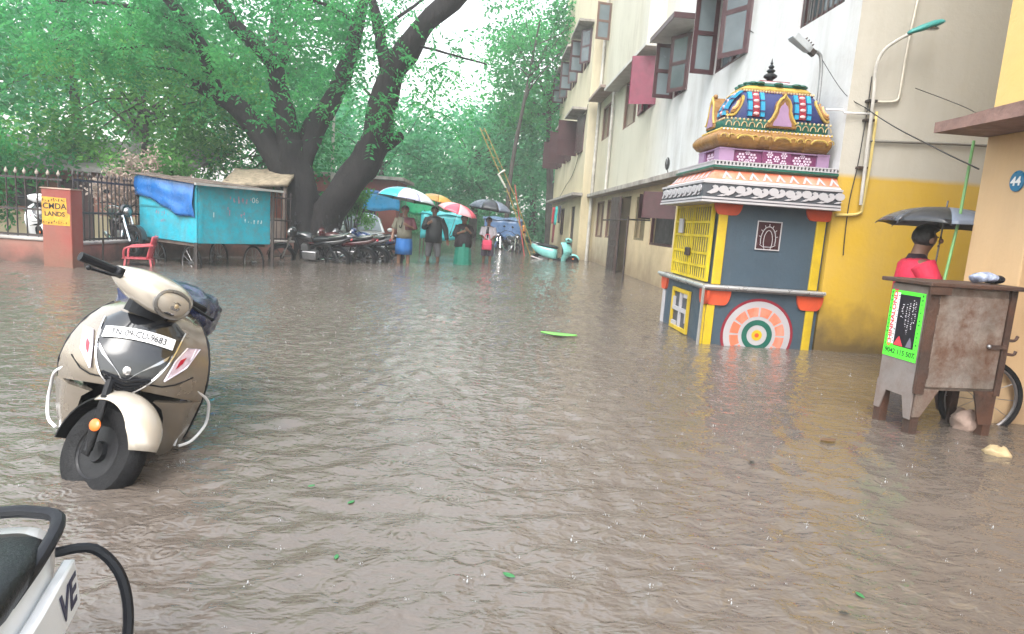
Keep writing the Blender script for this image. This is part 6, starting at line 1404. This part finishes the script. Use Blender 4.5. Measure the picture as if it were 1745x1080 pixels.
cwl = thing('cart_wheel', 'old bicycle wheel standing half in the water at the right edge', 'wheel', (3.60,4.27,.19))
Wm = frame_M((0,0,0), (.995,-.10,0), (0,.0,1))
MB().tube([Wm@Vector((.27*math.cos(a), .27*math.sin(a), 0)) for a in np.linspace(0, 2*math.pi, 41)[:-1]], .021, 8, closed=True).build('tyre', RUBBER, cwl)
MB().tube([Wm@Vector((.248*math.cos(a), .248*math.sin(a), 0)) for a in np.linspace(0, 2*math.pi, 41)[:-1]], .012, 6, closed=True).build('rim', mat('dull_rim', (.25,.25,.26), .35, metal=.7, rust=.3), cwl)
hbm = MB().tube([Wm@Vector((0,0,-.04)), Wm@Vector((0,0,.04))], .025, 8)
for q_ in range(12): a = q_*math.pi/6; hbm.tube([Wm@Vector((.02*math.cos(a+.5),.02*math.sin(a+.5),.02*(-1)**q_)), Wm@Vector((.245*math.cos(a),.245*math.sin(a),0))], .0022, 4, cap=False)
tag(hbm.build('hub_and_spokes', ALLOY, cwl), kind='stuff')
def stone(label, loc, r, m, seed): 
    mb = MB().ell((0,0,0), r, 18, 12); mb.jitter(min(r)*.45, 3.0/max(r)*.6, seed); mb.jitter(min(r)*.12, 9/max(r), seed+3); o = mb.build('stone', m, smooth=180); o.location = loc; tag(o, label, 'stone')
stone('pale pinkish boulder behind the cart wheel', (3.42,4.12,.04), (.11,.09,.10), mat('pink_stone', (.42,.30,.25), .7, var=.35, vscale=7, bump=.6, bscale=18, dirt=.5), 2)
stone('small yellowish stone in the water at the right edge', (3.22,3.62,-.005), (.075,.06,.055), mat('yellow_stone', (.42,.32,.18), .6, var=.3, vscale=9, bump=.6, bscale=20), 5)
# ------------------------------------------------------------------ lamps, pipes and wires on the walls
CABLE = mat('black_cable', (.015,.015,.016), .5, var=.2, bump=0)
lamp = thing('street_lamp', 'curved arm street lamp with turquoise head on the grey end wall', 'street lamp', (4.03,6.9,2.3))
La = lambda x, y, z: (x-4.03, y-6.9, z-2.3)
MB().tube(bez([La(4.06,6.88,1.65), La(4.04,6.88,2.3), La(4.015,6.86,2.8), La(3.985,6.84,3.08), La(4.02,6.80,3.24), La(4.14,6.76,3.35), La(4.24,6.72,3.41)], 5), .018, 8).build('arm', PIPE, lamp)
LM = frame_M(La(4.34,6.69,3.455), (.93,-.12,.36), (0,1,0)); hd = MB(); R = []
for x, w_, h_ in ((-.16,.022,.02),(-.12,.035,.03),(-.02,.055,.042),(.10,.058,.045),(.17,.045,.035),(.20,.02,.018)): R.append([LM@Vector((x, w_*math.cos(a), h_*math.sin(a)*(1.0 if math.sin(a) > 0 else .55))) for a in np.linspace(0, 6.283, 15)[:-1]])
MB().loft(R).build('lamp_head', mat('turquoise_lamp_paint', (.03,.28,.26), .4, var=.2, dirt=.3), lamp, smooth=180)
MB().ell(LM@Vector((.06,0,-.02)), (.09,.045,.022), 12, 8).build('lens', LAMPGL, lamp)
for z in (2.55, 2.75, 2.05): MB().cbox(La(4.03,6.915,z), (.10,.07,.025)).build('clamp', IRON, lamp)
fl_ = thing('flood_light', 'grey flood light on a bent bracket above the shrine tower', 'flood light', (3.66,7.35,2.4))
Lf = lambda x, y, z: (x-3.66, y-7.35, z-2.4)
MB().tube(bez([Lf(3.66,7.35,2.2), Lf(3.655,7.33,2.85), Lf(3.62,7.31,3.22), Lf(3.56,7.30,3.31), Lf(3.50,7.29,3.30)], 5), .020, 8).build('bracket', mat('galvanised_steel', (.30,.31,.32), .4, metal=.6, dirt=.3), fl_)
FM = frame_M(Lf(3.36,7.28,3.38), (.82,.0,-.52), (0,1,0))
b_ = MB().loft([[FM@Vector((x, s_*w_, t_*h_)) for s_, t_ in ((-1,-1),(1,-1),(1,1),(-1,1))] for x, w_, h_ in ((-.15,.06,.03),(-.12,.066,.038),(.08,.05,.04),(.13,.03,.03))]).build('lamp_housing', mat('pale_lamp_housing', (.38,.41,.44), .4, var=.15, dirt=.3), fl_, smooth=0, bevel=.008)
for k in range(4): MB().cbox((0,0,0), (.010,.10-.012*k,.022)).build('cooling_fin', IRON, fl_, M=FM@Matrix.Translation((.0+k*.035,0,.055)))
MB().cbox((0,0,0), (.08,.06,.07)).build('joint', IRON, fl_, M=FM@Matrix.Translation((.15,0,0)), bevel=.01)
def tubething(name, label, cat, pts, r, m, n=6, smooth_n=5, group=None):
    o = MB().tube(bez(pts, smooth_n) if smooth_n else pts, r, n).build(name, m, smooth=180); return tag(o, label, cat, group)
A9 = lambda px, py, Y=6.92: at(px, py, Y)
tubething('wall_conduit', 'cream conduit bent down the grey end wall beside the street lamp', 'conduit', [A9(1566,-10), A9(1548,74), A9(1538,130), A9(1533,160), A9(1527,172), A9(1505,174), A9(1486,172)], .014, mat('cream_conduit', (.55,.51,.43), .5, var=.15, dirt=.4), smooth_n=3)
tubething('wall_pipe', 'thin grey pipe running level across the grey end wall', 'pipe', [A9(1484,240), A9(1560,243), A9(1640,246), A9(1720,250)], .014, mat('dark_grey_pipe', (.16,.15,.13), .6), smooth_n=0)
tubething('wall_pipe', 'yellowed pipe dropping down the wall and turning in to the shrine', 'pipe', [A9(1494,190), A9(1484,270), A9(1470,350), A9(1466,362), A9(1452,366), A9(1424,366)], .017, mat('yellowed_pipe', (.60,.47,.16), .5, var=.15, dirt=.3), smooth_n=3)
tubething('wall_pipe', 'white pipe crossing the building corner above the shrine', 'pipe', [A9(1408,186,6.93), A9(1436,187,6.93), A9(1440,192,6.91), A9(1484,194,6.91)], .012, WHITEP, smooth_n=0)
tubething('hanging_cable', 'black cable hanging loose down the yellow wall', 'cable', [A9(1486,130), A9(1476,200), A9(1462,280), A9(1448,340), A9(1440,400), A9(1437,435)], .006, CABLE)
tubething('overhead_wire', 'black wire sagging from the facade across to the peach building', 'wire', [at(1272,48,10.1), at(1390,123,8.2), at(1500,201,6.6), at(1590,250,5.5), at(1668,288,4.72)], .006, CABLE)
tubething('overhead_wire', 'thin wire running up from the flood light to the facade', 'wire', [at(1400,100,7.3), at(1440,160,7.0), at(1484,188,6.9)], .004, CABLE)
tubething('overhead_wire', 'thin wire slanting above the brown roof slab', 'wire', [at(1560,150,6.9), at(1650,185,6.0), at(1690,215,4.7)], .004, CABLE)
tubething('facade_cable', 'slack cable looping down the far cream block', 'cable', [(3.36,23.6,5.6), (3.37,24.5,4.4), (3.36,26.0,3.4), (3.35,28.5,2.9), (3.34,30.5,2.5)], .012, CABLE)
dm = thing('wall_mirror', 'small dark oval mirror on a stem above the ground floor ledge', 'mirror', (3.62,13.1,2.42))
MB().ell((-.03,0,.18), (.05,.03,.13), 14, 10).build('disc', BLKGL, dm); MB().tube([(0,0,0),(-.03,.02,.1)], .01, 6).build('stem', IRON, dm)
gp = thing('gate_post', 'thin dark post with a level bar standing in the water before the ground floor', 'post', (3.2,14.45,0))
MB().tube([(0,0,-.3),(-.01,0,1.52)], .025, 7).build('post', IRON, gp); MB().tube([(-.3,1.5,1.42),(0,0,1.45),(.6,.4,1.47)], .018, 6).build('bar', IRON, gp)
# washing by the far block
ln_ = MB().tube([(3.02,25.2,2.12),(3.05,28,2.02),(3.02,31,2.1)], .006, 5).build('clothes_line', CABLE); tag(ln_, 'washing line strung along the far block', 'clothes line')
def garment_hung(label, y, w_, h, m, sleeves=True):
    t = thing('hanging_garment', label, 'garment', (3.03,y,2.03), group='washing on the line'); R = []
    for i in range(7):
        q = i/6; R.append([(.03*math.sin(j*1.1+i*.6), lerp(-w_/2, w_/2, j/8)*(1-.1*math.sin(q*3)), -h*q) for j in range(9)])
    MB().loft(R, closed=False).build('cloth', m, t, smooth=180, solid=.015)
    if sleeves:
        for s in (-1, 1): MB().loft([[(.02*math.sin(i), s*(w_/2+.0+.10*q)+.06*s*(j-1), -.03-h*.5*q) for j in range(3)] for i, q in enumerate(np.linspace(0, 1, 5))], closed=False).build('sleeve', m, t, smooth=180, solid=.015)
garment_hung('red shirt hanging on the washing line', 29.6, .55, .75, cloth('washing_red', (.42,.02,.04)))
garment_hung('teal shirt hanging on the washing line', 28.4, .55, .80, cloth('washing_teal', (.02,.42,.40)))
garment_hung('dark shirt hanging on the washing line', 27.0, .6, .7, cloth('washing_dark', (.03,.025,.04)))
garment_hung('long maroon cloth hanging on the washing line', 28.9, .5, 1.6, cloth('washing_maroon', (.16,.02,.03)), False)

# ------------------------------------------------------------------ stalls, leaning frame and odds down the street
def stall(label, x, y, w_, d_, h, top, m, back=None):
    t = thing('tarpaulin_stall', label, 'stall', (x,y,0)); R = []
    for sx in (-1, 1):
        for sy_ in (-1, 1): MB().tube([(sx*w_/2,sy_*d_/2,-.3),(sx*w_/2,sy_*d_/2,h+(.12 if sy_ > 0 else 0))], .025, 6).build('pole', TIMB, t)
    for i in range(9):
        q = i/8; R.append([(lerp(-w_/2-.1, w_/2+.1, j/10), lerp(-d_/2-.1, d_/2+.1, q), h+.12*q+.03*math.sin(j*1.3+q*4)-.08*math.sin(q*3.14)) for j in range(11)])
    MB().loft(R, closed=False).build('tarpaulin_roof', m, t, smooth=180, solid=.012)
    R = []
    for i in range(6):
        q = i/5; R.append([(lerp(-w_/2, w_/2, j/10), -d_/2-.04-.03*math.sin(j*1.7+q*2), lerp(h, top, q)+.04*math.sin(j*.9)*q) for j in range(11)])
    MB().loft(R, closed=False).build('side_sheet', back or m, t, smooth=180, solid=.012)
TB = lambda nm, c: mat(nm, c, .3, var=.2, vscale=3, coat=.2, bump=.4, bscale=8)
stall('blue tarpaulin stall behind the parked white car', -3.95, 23.5, 1.7, 1.4, 1.9, 1.3, TB('tarp_blue', (.01,.16,.48)), TB('tarp_blue_b', (.02,.26,.52)))
stall('green tarpaulin stall left of the people', -2.55, 24.2, 1.3, 1.4, 1.85, 1.25, TB('tarp_green', (.01,.36,.16)))
stall('cyan sheeted stall behind the people', -1.5, 22.6, 1.5, 1.2, 1.3, .45, TB('tarp_cyan', (.06,.50,.56)))
stall('deep blue sheeted stall behind the schoolchild', .75, 29.5, 1.7, 1.4, 1.3, .45, TB('tarp_deep_blue', (.14,.22,.36)), TB('tarp_deep_blue_b', (.08,.16,.32)))
ld = thing('leaning_frame', 'tall yellow bamboo frame leaning over the street before the far trees', 'frame', (0,24,0)); BAM = mat('yellow_bamboo', (.30,.21,.06), .6, var=.25, vscale=8, bump=.2)
for dx in (-.10, .10): MB().tube([(1.95+dx,0,-.3),(.86+dx,0,2.2),(-.40+dx*.8,0,4.55)], .018, 7).build('rail', BAM, ld)
for k in range(15):
    t = k/14; c = Vector((1.75,0,.15)).lerp(Vector((-.36,0,4.45)), t); MB().bar(c+Vector((-.11,0,.03)), c+Vector((.11,0,-.03)), .015).build('rung', BAM, ld)
MB().tube([(1.55,.1,-.3),(.95,.1,2.6)], .02, 6).build('red_pole', mat('red_pole_paint', (.45,.08,.07), .5), ld)
MB().tube([(.62,-.05,2.45),(.30,-.06,2.9),(.55,-.05,3.1)], .05, 6).jitter(.06,6).build('cloth_scrap', mat('pale_scrap', (.55,.55,.50), .8), ld)

# ------------------------------------------------------------------ things on the water
LIME = mat('lime_leaf', (.16,.46,.09), .35, var=.15, bump=.2, coat=.2)
def floatleaf(label, x, y, L_, w_, yaw, m, z=.012, group=None):
    mb = MB(); R = []
    for i in range(9):
        q = i/8; hw = w_/2*math.sin(math.pi*min(max(q, .04), .97))**.7; R.append([(lerp(-L_/2, L_/2, q), hw*s_, .012*L_*6*((q-.5)**2)+.10*w_*s_*s_) for s_ in (-1,-.5,0,.5,1)])
    o = mb.loft(R, closed=False).build('floating_leaf', m, smooth=180, solid=.002); o.location = (x, y, z); o.rotation_euler = (0,0,R_(yaw)); tag(o, label, 'leaf', group)
floatleaf('long lime green leaf floating before the shrine', .86, 6.81, .40, .17, -14, LIME, .015)
GL = mat('green_leaf_bit', (.03,.16,.05), .4, var=.2); DL = mat('dark_leaf_bit', (.03,.03,.025), .5); BL_ = mat('brown_leaf_bit', (.12,.07,.04), .5)
for (x, y), m_, L_, lb in (((-.49,2.51), GL, .035, 'small green leaf floating left of the middle of the street'), ((.15,2.01), GL, .045, 'small green leaf floating near the bottom middle'), ((-.45,2.08), GL, .03, 'tiny green leaf floating near the bottom left of the middle'), ((1.51,3.22), DL, .05, 'small dark leaf floating before the rusty cart'), ((1.25,1.87), DL, .03, 'tiny dark leaf floating near the bottom right'), ((1.37,1.98), GL, .035, 'tiny green leaf floating near the bottom right'), ((-.69,2.65), GL, .03, 'tiny green leaf right of the champagne scooter'), ((2.18,3.67), BL_, .12, 'brown leaf floating left of the rusty cart legs')):
    floatleaf(lb, x, y, L_, L_*.5, (x*997) % 180, m_, .008, 'leaves floating on the flood')
# splashes where drops strike: tiny crowns, jets and beads
def splashes():
    r = np.random.default_rng(17); V, F = [], []
    octv = np.array([(1,0,0),(-1,0,0),(0,1,0),(0,-1,0),(0,0,1),(0,0,-1)], float); octf = [(0,2,4),(2,1,4),(1,3,4),(3,0,4),(2,0,5),(1,2,5),(3,1,5),(0,3,5)]
    def blob(c, s):
        o = len(V); V.extend((np.array(c)+octv*np.array(s)).tolist()); F.extend([(a+o, b+o, d+o) for a, b, d in octf])
    n = 0
    while n < 700:
        y = 1.2+13.5*r.uniform(0,1)**1.5; x = r.uniform(-.62,.62)*(y+1.2)
        if x > 3.7: continue
        n += 1; k = .5*r.uniform(.5,1.25)*(1 if r.uniform() < .85 else 1.7)*(1+.05*y)
        zb = .006
        blob((x, y, zb+.006*k), (.0035*k, .0035*k, .011*k))
        if r.uniform() < .55: blob((x+r.normal(0,.003), y+r.normal(0,.003), zb+.022*k), (.0032*k,)*3)
        for j in range(int(r.integers(2,6))):
            a = r.uniform(0,6.28); q = r.uniform(.008,.026)*k; blob((x+q*math.cos(a), y+q*math.sin(a), zb+r.uniform(.0,.012)*k), (r.uniform(.0015,.0034)*k,)*3)
    o = mesh_np('rain_splashes', V, F, mat('splash_water', (.34,.35,.36), .1, var=.1, bump=0, coat=.5), kind='stuff'); tag(o, 'white raindrop splashes scattered over the flood water', 'splashes')
splashes()

# ------------------------------------------------------------------ rain haze in the air
hz = MB().box(-112, 112, -52, 172, -1.4, 17.5).build('haze', None, smooth=0)
hm = bpy.data.materials.new('rain_haze'); hm.use_nodes = True; N = hm.node_tree.nodes; N.remove(N['Principled BSDF'])
pv = N.new('ShaderNodeVolumePrincipled'); pv.inputs['Color'].default_value = (.93,.97,1,1); pv.inputs['Density'].default_value = .0031; pv.inputs['Anisotropy'].default_value = .2
hm.node_tree.links.new(pv.outputs[0], N['Material Output'].inputs['Volume']); hz.data.materials.append(hm)
tag(hz, 'pale rain haze hanging over the flooded street', 'haze', kind='stuff')
